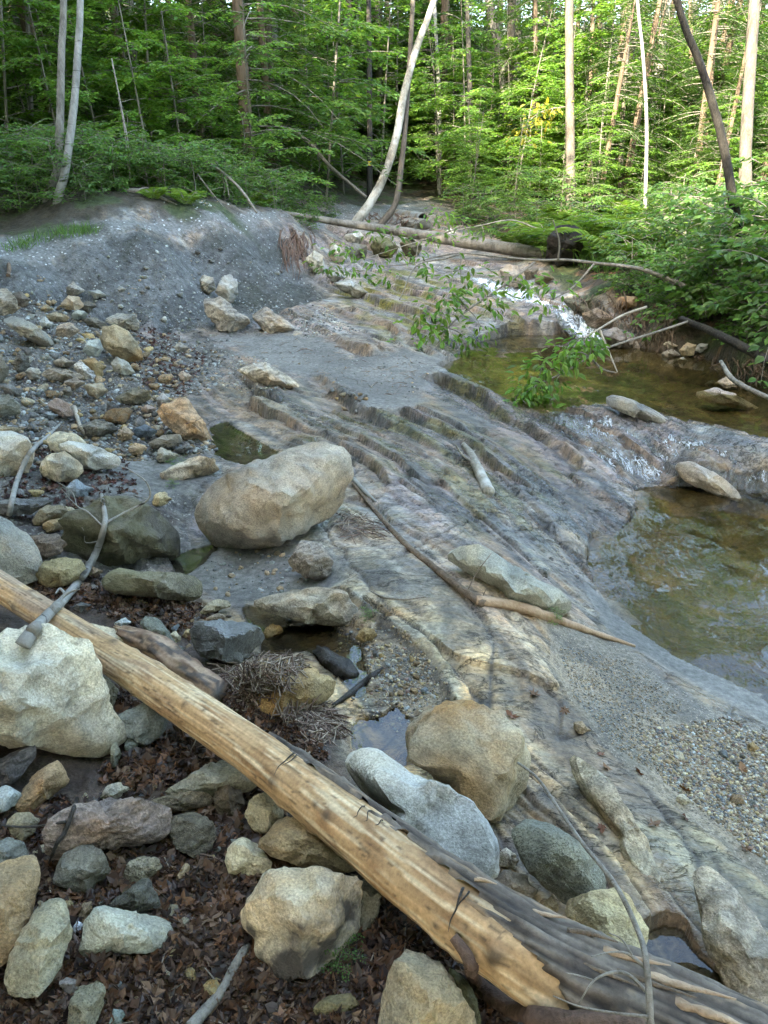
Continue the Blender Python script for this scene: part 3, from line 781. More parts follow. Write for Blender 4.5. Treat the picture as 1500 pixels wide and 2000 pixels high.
rock([(-90,390),(0,395),(60,440),(115,510),(140,600),(135,680),(60,700),(-90,650)], 'rounded grey boulder at the upper end of the peeled log', (.27,.28,.26), 'plain', off=A1, nf=7, p=7, seed=13)
rock([(-80,85),(60,88),(115,130),(120,190),(90,260),(0,262),(-80,240)], 'cream-grey block boulder with a birch stick across its face', (.44,.41,.34), 'plain', off=A1, seed=14)
rock([(160,210),(200,170),(260,165),(310,215),(320,250),(280,285),(210,280),(165,245)], 'rounded cream stone between the birch stick and the flat slab', 'pale', 'plain', 'stone', A1)
rock([(240,130),(290,112),(370,140),(450,190),(475,215),(440,240),(360,240),(290,220)], 'flat pale slab rock on the stony slope', (.45,.44,.39), 'clean', 'slab', A1, p=14)
rock([(255,305),(300,272),(350,315),(330,345),(270,340)], 'small blue-grey angular stone behind the mossy boulder', 'blue', 'clean', 'stone', A1, sub=3)
rock([(620,240),(700,205),(780,185),(840,200),(855,245),(800,275),(700,280),(640,265)], 'low rounded pale ledge rock left of the rock pool', (.40,.36,.29), 'ledge', 'rock', A1, embed=.3)
rock([(590,355),(615,325),(650,325),(660,355),(640,375),(600,375)], 'small round yellow stone on the silt near the huge boulder', 'yellow', 'plain', 'stone', A1, sub=3)
rock([(125,410),(180,375),(255,385),(250,430),(190,440),(130,445)], 'olive-tan stone left of the dark mossy boulder', (.30,.25,.15), 'plain', 'stone', A1, sub=3)
rock([(160,445),(200,428),(248,430),(245,470),(190,478)], 'small bright yellow stone left of the dark mossy boulder', 'yellow', 'stain', 'stone', A1, sub=3)
rock([(-30,350),(60,345),(160,370),(165,395),(110,415),(0,400)], 'flat charcoal slab stone under the birch stick', 'slate', 'wet', 'stone', A1, sub=3)
rock([(125,480),(240,500),(235,570),(150,585),(130,540)], 'brown angular stone wedged behind the mossy boulder', (.17,.13,.10), 'layer', 'stone', A1, sub=3, p=14)
rock([(145,620),(180,585),(260,580),(330,610),(325,660),(270,690),(190,690),(150,660)], 'rounded yellow-brown rock between grey boulder and mossy boulder', (.30,.235,.11), 'mossy', 'rock', A1)
rock([(340,640),(365,610),(395,635),(380,655)], 'tiny tan stone tucked under the mossy boulder', 'tan', 'plain', 'stone', A1, sub=3)
rock([(775,775),(840,745),(890,750),(885,780),(790,798)], 'flat tan stone at the tip of the bean-shaped rock', (.37,.32,.21), 'plain', 'stone', A1, sub=3)
rock([(800,810),(850,797),(875,805),(870,822),(810,825)], 'thin orange-tan stone beside the slate wedge', 'tan', 'stain', 'stone', A1, sub=3)
rock([(310,835),(360,822),(440,860),(510,925),(500,945),(400,930),(330,880)], 'pale flat stone showing behind the peeled log', 'pale', 'plain', 'stone', A1)
rock([(550,820),(590,800),(640,840),(680,930),(660,955),(600,900)], 'dark green-grey tilted slab by the broken log piece', (.15,.155,.12), 'plain', 'stone', A1, sub=3, p=14)
rock([(655,880),(690,865),(705,900),(680,915)], 'small cream cube stone by the broken log piece', 'ivory', 'plain', 'stone', A1, sub=3)
rock([(710,880),(735,855),(748,870),(725,893)], 'small orange oval stone touching the slate wedge side', 'ochre', 'stain', 'stone', A1, sub=3)
rock([(440,830),(490,815),(505,840),(470,855)], 'small pale green stone on litter above the log', 'lgrey', 'clean', 'stone', A1, sub=3)
rock([(280,765),(320,752),(348,770),(310,790)], 'small dark grey stone on the leaf litter above the log', 'slate', 'wet', 'stone', A1, sub=3)
rock([(300,60),(380,38),(440,60),(460,90),(400,105),(340,100)], 'dark layered slab near the forked driftwood stick', (.17,.155,.125), 'layer', 'slab', A1, p=14)
rock([(455,95),(490,65),(518,90),(510,120),(470,120)], 'tan rounded stone beside the blue-black stone', 'tan', 'plain', 'stone', A1, sub=3)
rock([(520,75),(570,60),(600,85),(590,105),(530,105)], 'smooth blue-black oval stone on the slope', (.10,.13,.16), 'wet', 'stone', A1, sub=3)
rock([(500,150),(530,130),(570,145),(550,175),(510,175)], 'tan angular stone below the blue-black stone', 'tan', 'plain', 'stone', A1, sub=3)
rock([(575,125),(640,100),(705,100),(713,130),(680,150),(600,150)], 'long grey-brown loaf-shaped stone near the rock pool', (.20,.18,.145), 'plain', 'stone', A1)
rock([(670,155),(740,135),(750,155),(700,170)], 'thin dark flat stone beside the loaf-shaped stone', 'slate', 'wet', 'stone', A1, sub=3)
rock([(605,185),(630,145),(680,175),(685,195),(620,205)], 'small pyramid-shaped grey stone on the silt edge', (.33,.31,.25), 'plain', 'stone', A1, sub=3)
# bedrock knobs that stand clear of the general rock surface
rock([(620,800),(660,765),(740,750),(765,800),(800,870),(830,940),(790,960),(720,930),(660,870)], 'tilted orange-tan bedrock slab beside the rock pool', (.46,.33,.20), 'ledge', 'ledge', L1, embed=.2, p=14, seed=41)
rock([(1120,595),(1180,510),(1260,520),(1300,600),(1290,680),(1220,665),(1150,625)], 'crumbly brown bedrock knob under the huge boulder', (.27,.22,.17), 'layer', 'ledge', A1, embed=.25, rough=.09)
rock([(960,740),(1080,710),(1260,695),(1350,720),(1400,790),(1390,850),(1300,850),(1180,830),(1060,790)], 'long low tan ledge beside the seep', (.34,.29,.215), 'ledge', 'ledge', A1, embed=.28)
rock([(205,590),(300,545),(370,535),(430,570),(500,610),(600,660),(680,680),(740,740),(715,795),(620,790),(500,755),(400,700),(330,650)], 'pale green-grey bedrock slab crossed by a thin branch', (.34,.345,.285), 'clean', 'ledge', (750,800), embed=.32, depth=.9, nf=6, p=16, rough=.05, seed=44)
rock([(805,370),(870,360),(930,420),(985,450),(930,495),(860,490),(815,440)], 'jagged tan outcrop below the pair of upright stones', (.36,.31,.25), 'ledge', 'ledge', L1, embed=.25, rough=.1, p=14)
rock([(985,440),(1040,400),(1110,450),(1165,490),(1120,512),(1040,500)], 'jagged grey-tan outcrop at the foot of the bank', (.34,.30,.25), 'ledge', 'ledge', L1, embed=.25, rough=.1, p=14)
rock([(920,640),(1040,610),(1110,660),(1195,735),(1100,722),(990,690)], 'pyramid-shaped pale bedrock fin in the silt flat', (.45,.39,.30), 'ledge', 'ledge', L1, embed=.22, p=14, rough=.06)
rock([(640,225),(760,230),(880,300),(960,400),(1050,490),(1140,600),(1215,672),(1150,725),(1050,660),(970,560),(860,450),(740,330)], 'long bleached bedrock rib running down to the runnel', (.42,.38,.29), 'ledge', 'ledge', D1, embed=.3, depth=.4, nf=5, p=7, rough=.07, seed=48)
rock([(1140,700),(1220,680),(1310,710),(1400,790),(1500,870),(1620,960),(1620,1240),(1500,1230),(1350,1060),(1250,950),(1200,830),(1150,760)], 'big tan-brown slab beside the runnel water', (.36,.30,.22), 'ledge', 'slab', D1, sub=5, embed=.2, depth=.6, nf=7, seed=49)
# foreground stones in the leaf litter
rock([(60,300),(120,240),(170,205),(240,195),(262,240),(265,290),(160,330),(80,350)], 'ochre block stone against the cream-white boulder', (.40,.26,.12), 'stain', 'stone', C1, p=14)
rock([(-60,170),(60,145),(140,135),(145,180),(90,230),(30,262),(-60,230)], 'dark purplish slab leaning on the cream-white boulder', (.13,.11,.105), 'layer', 'slab', C1, p=14)
rock([(-40,290),(40,275),(65,310),(60,350),(20,370),(-40,365)], 'pale blue-grey stone below the purplish slab', (.33,.39,.41), 'clean', 'stone', C1, sub=3)
rock([(30,400),(70,372),(120,385),(140,430),(120,470),(70,475),(40,430)], 'round yellow stone under a dark twig', (.42,.36,.22), 'plain', 'stone', C1, sub=3)
rock([(-60,480),(50,485),(95,530),(100,590),(50,597),(-60,590)], 'smooth dark grey-green stone by the rusty-brown boulder', (.155,.16,.14), 'plain', 'stone', C1)
rock([(165,400),(230,330),(330,310),(430,325),(530,345),(600,385),(660,440),(655,520),(590,550),(500,530),(400,500),(300,505),(205,485)], 'large flat reddish-grey layered rock in the litter', (.27,.20,.165), 'layer', 'rock', C1, sub=5, rough=.09, p=12, seed=55)
rock([(205,610),(240,540),(330,492),(380,520),(420,590),(415,650),(350,680),(310,692),(240,650)], 'grey-green faceted rock below the layered reddish rock', (.20,.21,.18), 'plain', 'rock', C1, nf=6, p=16)
rock([(485,600),(510,555),(570,550),(630,580),(630,615),(540,660),(490,630)], 'speckled tan-grey stone beside the grey-green faceted rock', (.27,.24,.165), 'speck', 'stone', C1)
rock([(415,705),(560,645),(590,650),(612,720),(610,775),(540,770),(470,735)], 'charcoal wedge stone behind the pale tilted slab', (.10,.105,.095), 'layer', 'stone', C1, p=14)
rock([(315,860),(345,770),(395,710),(440,730),(560,800),(670,870),(675,900),(605,955),(540,940),(420,890),(330,885)], 'pale cream oblong slab tilted on the litter', (.45,.43,.32), 'clean', 'slab', C1, nf=6, p=16, seed=59)
rock([(5,950),(100,830),(170,760),(260,740),(290,770),(280,900),(200,1010),(110,1060),(50,1040),(15,990)], 'flat tan-green slab leaning beside the rusty-brown boulder', (.33,.29,.18), 'plain', 'slab', C1, seed=60)
rock([(-120,600),(60,592),(170,600),(180,640),(145,740),(70,870),(0,930),(-120,960)], 'rusty-brown and yellow boulder in the leaf litter', (.36,.26,.135), 'stain', off=C1, nf=6, p=14, seed=61)
rock([(300,765),(330,732),(365,735),(350,780),(310,798)], 'small rust-brown stone behind the cream oblong slab', 'brown', 'stain', 'stone', C1, sub=3)
rock([(282,820),(310,800),(325,820),(315,845),(290,842)], 'small white pebble stone against the cream oblong slab', (.58,.58,.58), 'clean', 'stone', C1, sub=3)
rock([(233,1025),(270,1018),(310,1050),(300,1080),(260,1075)], 'pinkish smooth pebble stone among brown leaves', (.36,.30,.25), 'clean', 'stone', C1, sub=3)
rock([(258,1170),(290,1090),(340,1060),(400,1070),(422,1110),(390,1170),(340,1230),(250,1230)], 'olive-brown speckled rock in the wet leaves', (.24,.21,.125), 'speck', 'rock', C1)
rock([(420,1185),(450,1143),(485,1165),(470,1205)], 'small green-grey stone by the olive-brown speckled rock', (.22,.26,.21), 'clean', 'stone', C1, sub=3)
rock([(555,340),(600,300),(700,297),(800,315),(832,350),(810,375),(700,370),(600,365)], 'long flat brown slab above the banded round stone', (.22,.18,.115), 'layer', 'slab', C1, p=14)
rock([(837,300),(860,260),(900,255),(945,300),(955,350),(910,390),(855,385),(838,345)], 'dark brown rounded stone next to the flat brown slab', (.14,.095,.05), 'stain', 'stone', C1)
rock([(650,410),(700,375),(770,380),(830,430),(845,480),(810,535),(750,548),(690,500)], 'round stone with fine brown banding in the litter', (.19,.155,.10), 'layer', 'stone', C1, nf=6, p=7)
rock([(955,370),(990,310),(1050,295),(1100,350),(1105,400),(1040,450),(990,440)], 'yellow-brown stone left of the stained boulder under the log', (.34,.28,.16), 'plain', 'stone', C1)
rock([(1000,480),(1100,400),(1180,390),(1280,450),(1400,590),(1370,625),(1280,600),(1150,570),(1060,530)], 'yellow-stained boulder wedged under the peeled log', (.36,.27,.135), 'stain', off=C1)
rock([(880,540),(910,490),(960,473),(1010,510),(1055,580),(1050,610),(980,622),(890,600)], 'smooth ivory stone in front of the yellow-stained boulder', (.50,.43,.27), 'clean', 'stone', C1, nf=7, p=8)
fg_boulder = rock([(942,730),(985,670),(1050,610),(1130,595),(1250,610),(1380,660),(1420,680),(1430,760),(1400,860),(1300,940),(1220,985),(1120,997),(1060,970),(1000,900),(985,840),(945,790)],
     'cream boulder with a black-stained face below the log', (.54,.46,.32), 'black', off=C1, sub=5, nf=7, p=12, seed=67, embed=.05)
rock([(1360,660),(1450,640),(1488,690),(1480,770),(1430,840),(1380,800)], 'grey stone tucked behind the cream black-stained boulder', (.27,.26,.20), 'plain', 'stone', C1)
rock([(1220,1130),(1280,1095),(1370,1090),(1410,1130),(1330,1172),(1240,1165)], 'half-buried mossy yellow stone in the leaves', (.25,.19,.07), 'mossy', 'stone', C1, embed=.3)
rock([(630,265),(700,230),(800,190),(900,180),(980,230),(1020,290),(960,320),(850,300),(750,310)], 'long buff rock half buried in leaves behind the log', (.32,.29,.20), 'plain', 'rock', C1, embed=.25)
rock([(385,300),(430,262),(470,265),(490,300),(450,325)], 'small buff stone above the layered reddish rock', 'pale', 'plain', 'stone', C1, sub=3)
rock([(450,-20),(600,-60),(660,30),(630,80),(560,110),(490,70)], 'grey-green rock in the shade under the peeled log', (.21,.215,.17), 'plain', 'rock', C1)
rock([(425,190),(440,110),(465,100),(470,150),(440,205)], 'narrow upright stone beside the cream-white boulder', 'green', 'plain', 'stone', C1, sub=3)
rock([(485,110),(510,78),(538,100),(530,140),(495,145)], 'small oval olive stone near the narrow upright stone', 'green', 'plain', 'stone', C1, sub=3)
rock([(370,-120),(380,-170),(430,-150),(460,-90),(430,-30),(385,-60)], 'mossy buff rock against the side of the cream-white boulder', (.30,.27,.17), 'mossy', 'rock', C1)
rock([(-20,1130),(20,1020),(70,945),(150,950),(230,990),(300,1080),(370,1180),(370,1280),(-20,1280)], 'yellowish smooth boulder beside the gnarled root', (.42,.35,.21), 'plain', off=D1, nf=7, p=9, seed=75)
rock([(230,990),(330,1050),(370,1130),(380,1200),(320,1150)], 'dark mossy stone behind the yellowish smooth boulder', (.16,.14,.05), 'mossy', 'stone', D1, sub=3)
rock([(75,130),(80,60),(130,0),(200,-50),(330,-65),(450,-20),(540,50),(575,140),(570,250),(500,340),(440,405),(350,350),(260,270),(150,230),(90,200)], 'rounded golden-tan boulder by the puddle', (.40,.32,.20), 'stain', off=D1, sub=5, nf=6, p=6, rough=.035, seed=77, embed=.05)
rock([(-190,190),(-150,150),(-80,122),(0,165),(100,220),(230,270),(340,330),(410,400),(440,480),(440,590),(340,600),(250,560),(100,470),(-80,330)], 'smooth pale grey boulder lying against the log', (.50,.50,.46), 'clean', off=D1, sub=5, nf=5, p=8, rough=.04, seed=78)
rock([(710,750),(800,710),(890,665),(960,700),(1020,780),(1020,850),(970,915),(880,920),(780,890),(715,830)], 'yellow-cream block under the dark oval stone', (.44,.37,.20), 'plain', 'rock', D1, nf=6, p=14, seed=79, embed=.05)
rock([(485,500),(530,435),(630,435),(720,465),(820,520),(870,590),(865,660),(800,715),(720,705),(620,660),(550,610),(510,550)], 'dark grey-green speckled oval stone atop the yellow block', (.20,.20,.15), 'speck', 'rock', D1, nf=5, p=6, rough=.03, seed=80, lift=.05)
rock([(445,550),(470,515),(515,535),(515,580),(455,585)], 'small lichen-spotted stone behind the dark oval stone', 'pale', 'speck', 'stone', D1, sub=3)
rock([(415,640),(480,605),(550,620),(585,680),(520,705),(440,690)], 'brown-grey stone left of the dark oval stone', (.24,.20,.15), 'plain', 'stone', D1, sub=3)
rock([(620,740),(650,700),(680,730),(660,780),(625,770)], 'small yellow stone in the gap by the yellow block', 'yellow', 'plain', 'stone', D1, sub=3)
# stony slope under the bank
rock([(240,385),(270,355),(310,360),(325,395),(300,412),(250,405)], 'tan peaked stone topping the pile under the bank', 'tan', 'plain', 'stone', L1, lift=.03)
rock([(275,430),(300,410),(335,420),(330,445),(290,445)], 'pale grey-green stone beneath the tan peaked stone', (.33,.36,.31), 'clean', 'stone', L1, sub=3)
rock([(310,385),(350,378),(370,395),(345,420),(325,410)], 'dark leaning stone right of the tan peaked stone', (.14,.13,.11), 'plain', 'stone', L1, sub=3)
rock([(215,500),(230,470),(280,462),(303,490),(280,520),(230,520)], 'pinkish tan stone in the middle of the pile', (.36,.29,.22), 'layer', 'stone', L1, sub=3)
rock([(180,430),(220,418),(260,435),(255,460),(200,455)], 'flat ochre stone in the pile under the bank', (.33,.26,.15), 'plain', 'stone', L1, sub=3)
rock([(320,445),(370,440),(405,465),(400,490),(345,475)], 'dark flat stone left of the fractured grey stone', (.16,.145,.115), 'layer', 'stone', L1, sub=3)
rock([(400,520),(420,475),(460,468),(510,500),(545,560),(553,615),(500,625),(440,590),(405,560)], 'big golden-brown boulder on the slope under the bank', (.34,.27,.155), 'stain', off=L1, nf=7, p=12, seed=92)
rock([(410,445),(460,425),(530,428),(543,470),(530,500),(470,480),(430,465)], 'fractured grey rock behind the golden-brown boulder', (.31,.30,.26), 'layer', 'rock', L1, p=14)
rock([(320,570),(350,530),(390,525),(405,560),(380,595),(340,590)], 'pale green-white stone left of the golden-brown boulder', (.40,.44,.38), 'clean', 'stone', L1)
rock([(440,620),(460,592),(500,615),(525,660),(480,668),(445,645)], 'pale grey stone below the golden-brown boulder', (.37,.37,.31), 'clean', 'stone', L1)
rock([(25,450),(60,430),(120,455),(180,510),(205,560),(165,570),(100,520)], 'long grey slab sloping down the stony slope', (.24,.235,.20), 'plain', 'slab', L1, p=14)
rock([(-40,330),(30,328),(65,370),(60,415),(20,430),(-40,430)], 'tan cracked boulder at the upper edge of the slope', (.32,.27,.20), 'layer', off=L1)
rock([(55,345),(90,340),(110,375),(95,400),(65,390)], 'dark brown stone next to the tan cracked boulder', (.16,.13,.10), 'plain', 'stone', L1, sub=3)
rock([(290,630),(320,605),(350,640),(372,690),(340,690),(305,665)], 'pale upright stone with brown streaks', (.46,.43,.39), 'layer', 'stone', L1, sub=3)
rock([(325,605),(370,598),(400,630),(395,670),(370,680),(345,640)], 'ochre stone behind the pale streaked upright stone', (.32,.24,.11), 'stain', 'stone', L1, sub=3)
rock([(450,750),(520,717),(580,730),(590,760),(540,780),(470,770)], 'olive-grey boat-shaped stone on the gravel', (.21,.20,.145), 'plain', 'stone', L1)
rock([(190,770),(230,752),(270,780),(280,825),(240,835),(200,800)], 'smooth red-brown oval stone on the slope', (.21,.145,.11), 'wet', 'stone', L1, nf=5, p=6)
rock([(-60,745),(40,745),(75,790),(70,825),(20,830),(-60,810)], 'dark grey-green boulder at the slope edge', (.16,.17,.145), 'layer', off=L1)
rock([(150,820),(190,808),(218,825),(200,840)], 'small slate-blue flat stone below the red-brown oval', 'blue', 'clean', 'stone', L1, sub=3)
rock([(780,290),(800,275),(835,285),(842,330),(810,350),(785,335)], 'left upright grey stone of the pair on the bank', (.36,.33,.27), 'layer', 'stone', L1)
rock([(840,340),(870,285),(900,272),(928,300),(930,350),(905,385),(860,365)], 'right upright blue-grey stone of the pair on the bank', (.34,.34,.32), 'plain', 'stone', L1)
rock([(258,325),(290,302),(325,340),(300,355),(262,345)], 'pale angular stone half buried high on the bank', (.31,.29,.25), 'layer', 'stone', L1, sub=3)
rock([(340,335),(390,335),(413,360),(370,365)], 'flat grey stone half buried in the bank', (.28,.29,.27), 'clean', 'stone', L1, sub=3)
rock([(680,555),(705,535),(732,560),(720,577),(690,573)], 'lone grey stone at the edge of the silt flat', (.34,.31,.26), 'plain', 'stone', L1, sub=3)
rock([(695,665),(715,650),(748,670),(735,692),(705,690)], 'lone round stone on the fine gravel by the silt', (.32,.27,.22), 'plain', 'stone', L1, sub=3)
rock([(245,690),(300,675),(325,700),(290,724)], 'brown flat stone under the long ledge stone', (.22,.19,.155), 'layer', 'stone', L1, sub=3)
rock([(330,700),(400,700),(410,735),(375,757),(345,740)], 'tan angular stone leaning on an olive oval stone', (.30,.26,.18), 'plain', 'stone', L1, sub=3)
rock([(245,720),(275,710),(282,745),(255,752)], 'small grey-green stone under the brown flat stone', 'grey', 'plain', 'stone', L1, sub=3)
rock([(155,460),(180,440),(205,470),(195,480),(160,478)], 'small white-grey pyramid stone in the pile', 'lgrey', 'clean', 'stone', L1, sub=3)
rock([(155,405),(185,390),(205,410),(180,418)], 'small yellow stone beside the flat ochre stone', 'yellow', 'plain', 'stone', L1, sub=3)
rock([(50,620),(85,565),(115,600),(110,640),(70,668)], 'dark slanted slab below the long grey slab', (.13,.125,.105), 'layer', 'stone', L1, p=14)
rock([(-40,580),(10,590),(24,660),(0,692),(-40,690)], 'dark grey-brown stone beside the dark slanted slab', (.18,.165,.125), 'plain', 'stone', L1, sub=3)
rock([(205,610),(250,595),(285,620),(270,638),(220,628)], 'flat orange-tan stone above the long ledge stone', (.37,.29,.20), 'plain', 'stone', L1, sub=3)
rock([(165,655),(200,635),(260,645),(310,668),(330,690),(250,690),(190,680)], 'long ledge stone of brown layers on the slope', (.25,.21,.16), 'layer', 'stone', L1, p=14)
rock([(100,650),(120,635),(155,645),(150,680),(115,685)], 'pale grey stone left of the long ledge stone', (.32,.31,.27), 'plain', 'stone', L1, sub=3)
rock([(185,570),(205,565),(228,580),(200,590)], 'small pale blue stone below the long grey slab', (.34,.39,.42), 'clean', 'stone', L1, sub=3)
rock([(0,700),(40,700),(75,728),(70,745),(20,740)], 'dark grey flat stone above the dark grey-green boulder', 'slate', 'plain', 'stone', L1, sub=3)
rock([(-40,870),(20,865),(65,880),(60,895),(0,890),(-40,892)], 'yellowish flat stone above the cream-grey block', (.33,.29,.19), 'plain', 'stone', L1, sub=3)
rock([(545,795),(575,782),(605,795),(590,812),(560,810)], 'small rosy-grey stone beside the tilted tan slab', 'pink', 'plain', 'stone', L1, sub=3)
rock([(610,755),(640,738),(660,760),(650,785),(620,790)], 'whitish stone against the tilted tan slab', (.46,.41,.35), 'clean', 'stone', L1, sub=3)
# rubble footing under the far fallen trunk
rock([(1190,215),(1230,180),(1262,200),(1272,262),(1225,265)], 'pale wedge stone at the root mat end of the footing', (.42,.40,.33), 'plain', 'stone', L1)
rock([(1278,195),(1300,150),(1350,180),(1352,215),(1310,228)], 'cream stone second in the footing from the root mat', (.47,.44,.36), 'plain', 'stone', L1)
rock([(1345,120),(1400,100),(1428,130),(1400,155),(1350,142)], 'white-grey stone on top of the rubble footing', (.46,.46,.42), 'plain', 'stone', L1, lift=.12)
rock([(1360,185),(1380,150),(1435,160),(1430,208),(1370,208)], 'dark grey stone low in the rubble footing', (.17,.175,.155), 'plain', 'stone', L1)
rock([(1445,160),(1470,125),(1520,130),(1560,170),(1530,205),(1460,200)], 'mossy green boulder in the rubble footing', (.17,.165,.07), 'mossy', 'rock', L1)
rock([(1560,150),(1600,130),(1650,160),(1640,195),(1580,200)], 'dark olive stone right of the mossy green boulder', (.15,.14,.09), 'mossy', 'stone', L1)
rock([(1270,275),(1310,262),(1345,285),(1305,302)], 'flat pale stone below the footing wedge', (.36,.36,.33), 'clean', 'stone', L1, sub=3)
rock([(1300,305),(1370,292),(1445,345),(1400,365),(1330,335)], 'pale grey slab edged with moss below the footing', (.40,.40,.37), 'mossy', 'slab', L1, embed=.2)
rock([(60,65),(110,50),(180,60),(190,90),(120,105),(70,95)], 'grey flat rock under the drain pipe', (.24,.24,.21), 'plain', 'rock', R1)
rock([(230,112),(258,92),(285,112),(272,132),(240,132)], 'single white boulder beyond the far fallen trunk', (.52,.50,.45), 'clean', 'rock', R1)
# right bank stones
rock([(450,255),(480,235),(520,243),(538,280),(562,312),(510,325),(465,305)], 'tan and white rock beside the upper riffle', (.37,.31,.25), 'plain', 'rock', R1)
rock([(540,255),(598,248),(605,280),(560,292)], 'dark brown rock right of the tan and white rock', (.19,.16,.12), 'plain', 'rock', R1, sub=3)
rock([(600,258),(640,258),(658,290),(620,312),(588,302)], 'mottled brown stone at the riffle bank', (.24,.19,.14), 'mossy', 'rock', R1, sub=3)
rock([(895,398),(920,360),(985,357),(988,395),(930,412)], 'rust-brown rock set in the root mat above the pool', (.33,.22,.13), 'stain', 'rock', R1)
rock([(690,372),(730,366),(805,405),(800,428),(740,415)], 'long dark stone beside the cascade', (.17,.155,.115), 'mossy', 'rock', R1)
rock([(770,430),(830,405),(900,440),(880,480),(800,478)], 'brown layered ledge right of the cascade', (.27,.21,.16), 'layer', 'ledge', R1, embed=.2)
rock([(830,512),(900,482),(965,500),(1010,562),(920,560)], 'smooth lilac-grey ledge at the pool edge', (.31,.27,.25), 'wet', 'ledge', R1, embed=.25)
rock([(1085,547),(1110,533),(1142,548),(1120,562)], 'small buff stone above the waterline stones', 'pale', 'plain', 'stone', R1, sub=3)
rock([(1078,582),(1120,565),(1152,580),(1130,600),(1090,596)], 'low grey-tan stone at the pool waterline', (.29,.26,.21), 'plain', 'stone', R1, sub=3)
rock([(1155,572),(1180,538),(1215,545),(1212,587),(1170,594)], 'rounded yellow-cream stone under the bank roots', (.42,.36,.24), 'plain', 'stone', R1)
rock([(1208,568),(1230,543),(1265,543),(1242,578)], 'pale grey oval stone under the bank roots', (.38,.39,.37), 'clean', 'stone', R1, sub=3)
rock([(1142,608),(1165,594),(1185,606),(1170,622)], 'small white stone in the pool shallows', (.50,.49,.46), 'clean', 'stone', R1, sub=3)
rock([(1248,703),(1280,684),(1302,695),(1282,713)], 'dark grey stone beside the tan stone in shallows', 'slate', 'wet', 'stone', R1, sub=3)
rock([(1292,705),(1340,668),(1408,690),(1395,716),(1320,722)], 'tan stone under the driftwood pole at the pool', (.40,.33,.25), 'plain', 'stone', R1)
rock([(1213,748),(1290,718),(1360,733),(1475,788),(1380,792),(1240,772)], 'flat pinkish slab emerging from the upper pool', (.40,.35,.33), 'wet', 'slab', R1, depth=.6, p=12)
rock([(862,770),(880,748),(960,760),(1060,800),(1150,850),(1100,862),(980,830),(880,800)], 'long grey slab damming the upper pool above the rapids', (.22,.225,.21), 'wet', 'slab', R1, depth=.5, embed=.3, p=12)
rock([(1130,235),(1190,210),(1290,245),(1380,300),(1400,345),(1290,330),(1180,290)], 'smooth tan mound of rock in the rapids', (.38,.32,.25), 'wet', 'ledge', (750, 800), depth=.6, embed=.3)
rock([(1420,115),(1435,100),(1460,110),(1450,132),(1425,135)], 'small ochre stone on the gravel bar', 'ochre', 'plain', 'stone', D1, sub=3)
rock([(1140,320),(1165,302),(1195,318),(1180,340),(1150,338)], 'small cream stone on the gravel bar', 'pale', 'plain', 'stone', D1, sub=3)
rock([(740,30),(770,18),(800,45),(775,68),(745,55)], 'small tan stone at the upper edge of the gravel bar', 'tan', 'plain', 'stone', D1, sub=3)

# ---- loose cobbles: a few shared shapes, copied
COB = []
for i in range(9):
    rng = np.random.default_rng(500 + i); D, F = ico(2 if i < 5 else 3)
    U = polytope(D, rng, 9, 10, face=True) * np.array([1, rng.uniform(.65, .95), rng.uniform(.5, .8)])
    U = finish_rock(U, rng, .06); U[:, 2] -= U[:, 2].min()
    COB.append([mesh_np('cobble', U, F, RM[s], True) for s in ('plain', 'clean', 'stain')])
def pip(u, v, P):
    P = np.asarray(P, float); c = False
    for k in range(len(P)):
        a, b_ = P[k - 1], P[k]
        if (a[1] > v) != (b_[1] > v) and u < (b_[0] - a[0]) * (v - a[1]) / (b_[1] - a[1]) + a[0]: c = not c
    return c
def free_of_rocks(p, r):
    return all((p[0] - x) ** 2 + (p[1] - y) ** 2 > (w * .8 + r) ** 2 for x, y, w, _ in ROCKS)
TONES = [('tan', 'tan'), ('grey', 'grey'), ('pale', 'pale'), ('dark', 'slate'), ('brown', 'brown'), ('ochre', 'yellow'), ('blue-grey', 'blue')]
def cobbles(poly, n, smin, smax, where, seed, tones=TONES):
    rng = np.random.default_rng(seed); P = np.array(poly, float); made = tries = 0
    while made < n and tries < n * 40:
        tries += 1
        u, v = rng.uniform(*P[:, 0][[P[:, 0].argmin(), P[:, 0].argmax()]]), rng.uniform(P[:, 1].min(), P[:, 1].max())
        if not pip(u, v, P): continue
        p = hitg(u, v); s = smin * (smax / smin) ** (rng.uniform() ** 1.45)
        if not free_of_rocks(p, s): continue
        tn, tc = tones[int(rng.integers(len(tones)))]
        me = COB[int(rng.integers(9))][int(rng.integers(3))]
        o = new_thing('cobble', me, (p[0], p[1], gh(p[0], p[1]) - s * .25), f'small loose {tn} cobble beside the {nearest(p[0], p[1], MARKS)}', 'cobble', f'{tn} cobbles beside the {nearest(p[0], p[1], MARKS)}')
        o.scale = (s, s * rng.uniform(.8, 1.1), s * rng.uniform(.8, 1.2)); o.rotation_euler = (rng.normal(0, .25), rng.normal(0, .25), rng.uniform(0, 6.28))
        c = np.array(C[tc]) * rng.uniform(.7, 1.15); o.color = (*c, 1)
        ROCKS.append((p[0], p[1], s, p[2] + s)); made += 1
cobbles([(0,560),(130,600),(250,660),(330,700),(330,780),(420,880),(330,900),(240,880),(100,900),(0,840)], 175, .028, .13, 'the stony slope', 1)
cobbles([(0,930),(120,950),(230,1000),(330,1030),(200,1100),(60,1080)], 18, .02, .06, 'the ground around the mossy boulder', 2)
cobbles([(330,1200),(450,1200),(480,1260),(440,1330),(330,1260)], 26, .012, .03, 'the litter by the broken log piece', 3)
cobbles([(0,1560),(240,1540),(420,1500),(460,1650),(330,1750),(450,1950),(160,1990),(0,1980)], 46, .015, .035, 'the leaf litter foreground', 4)
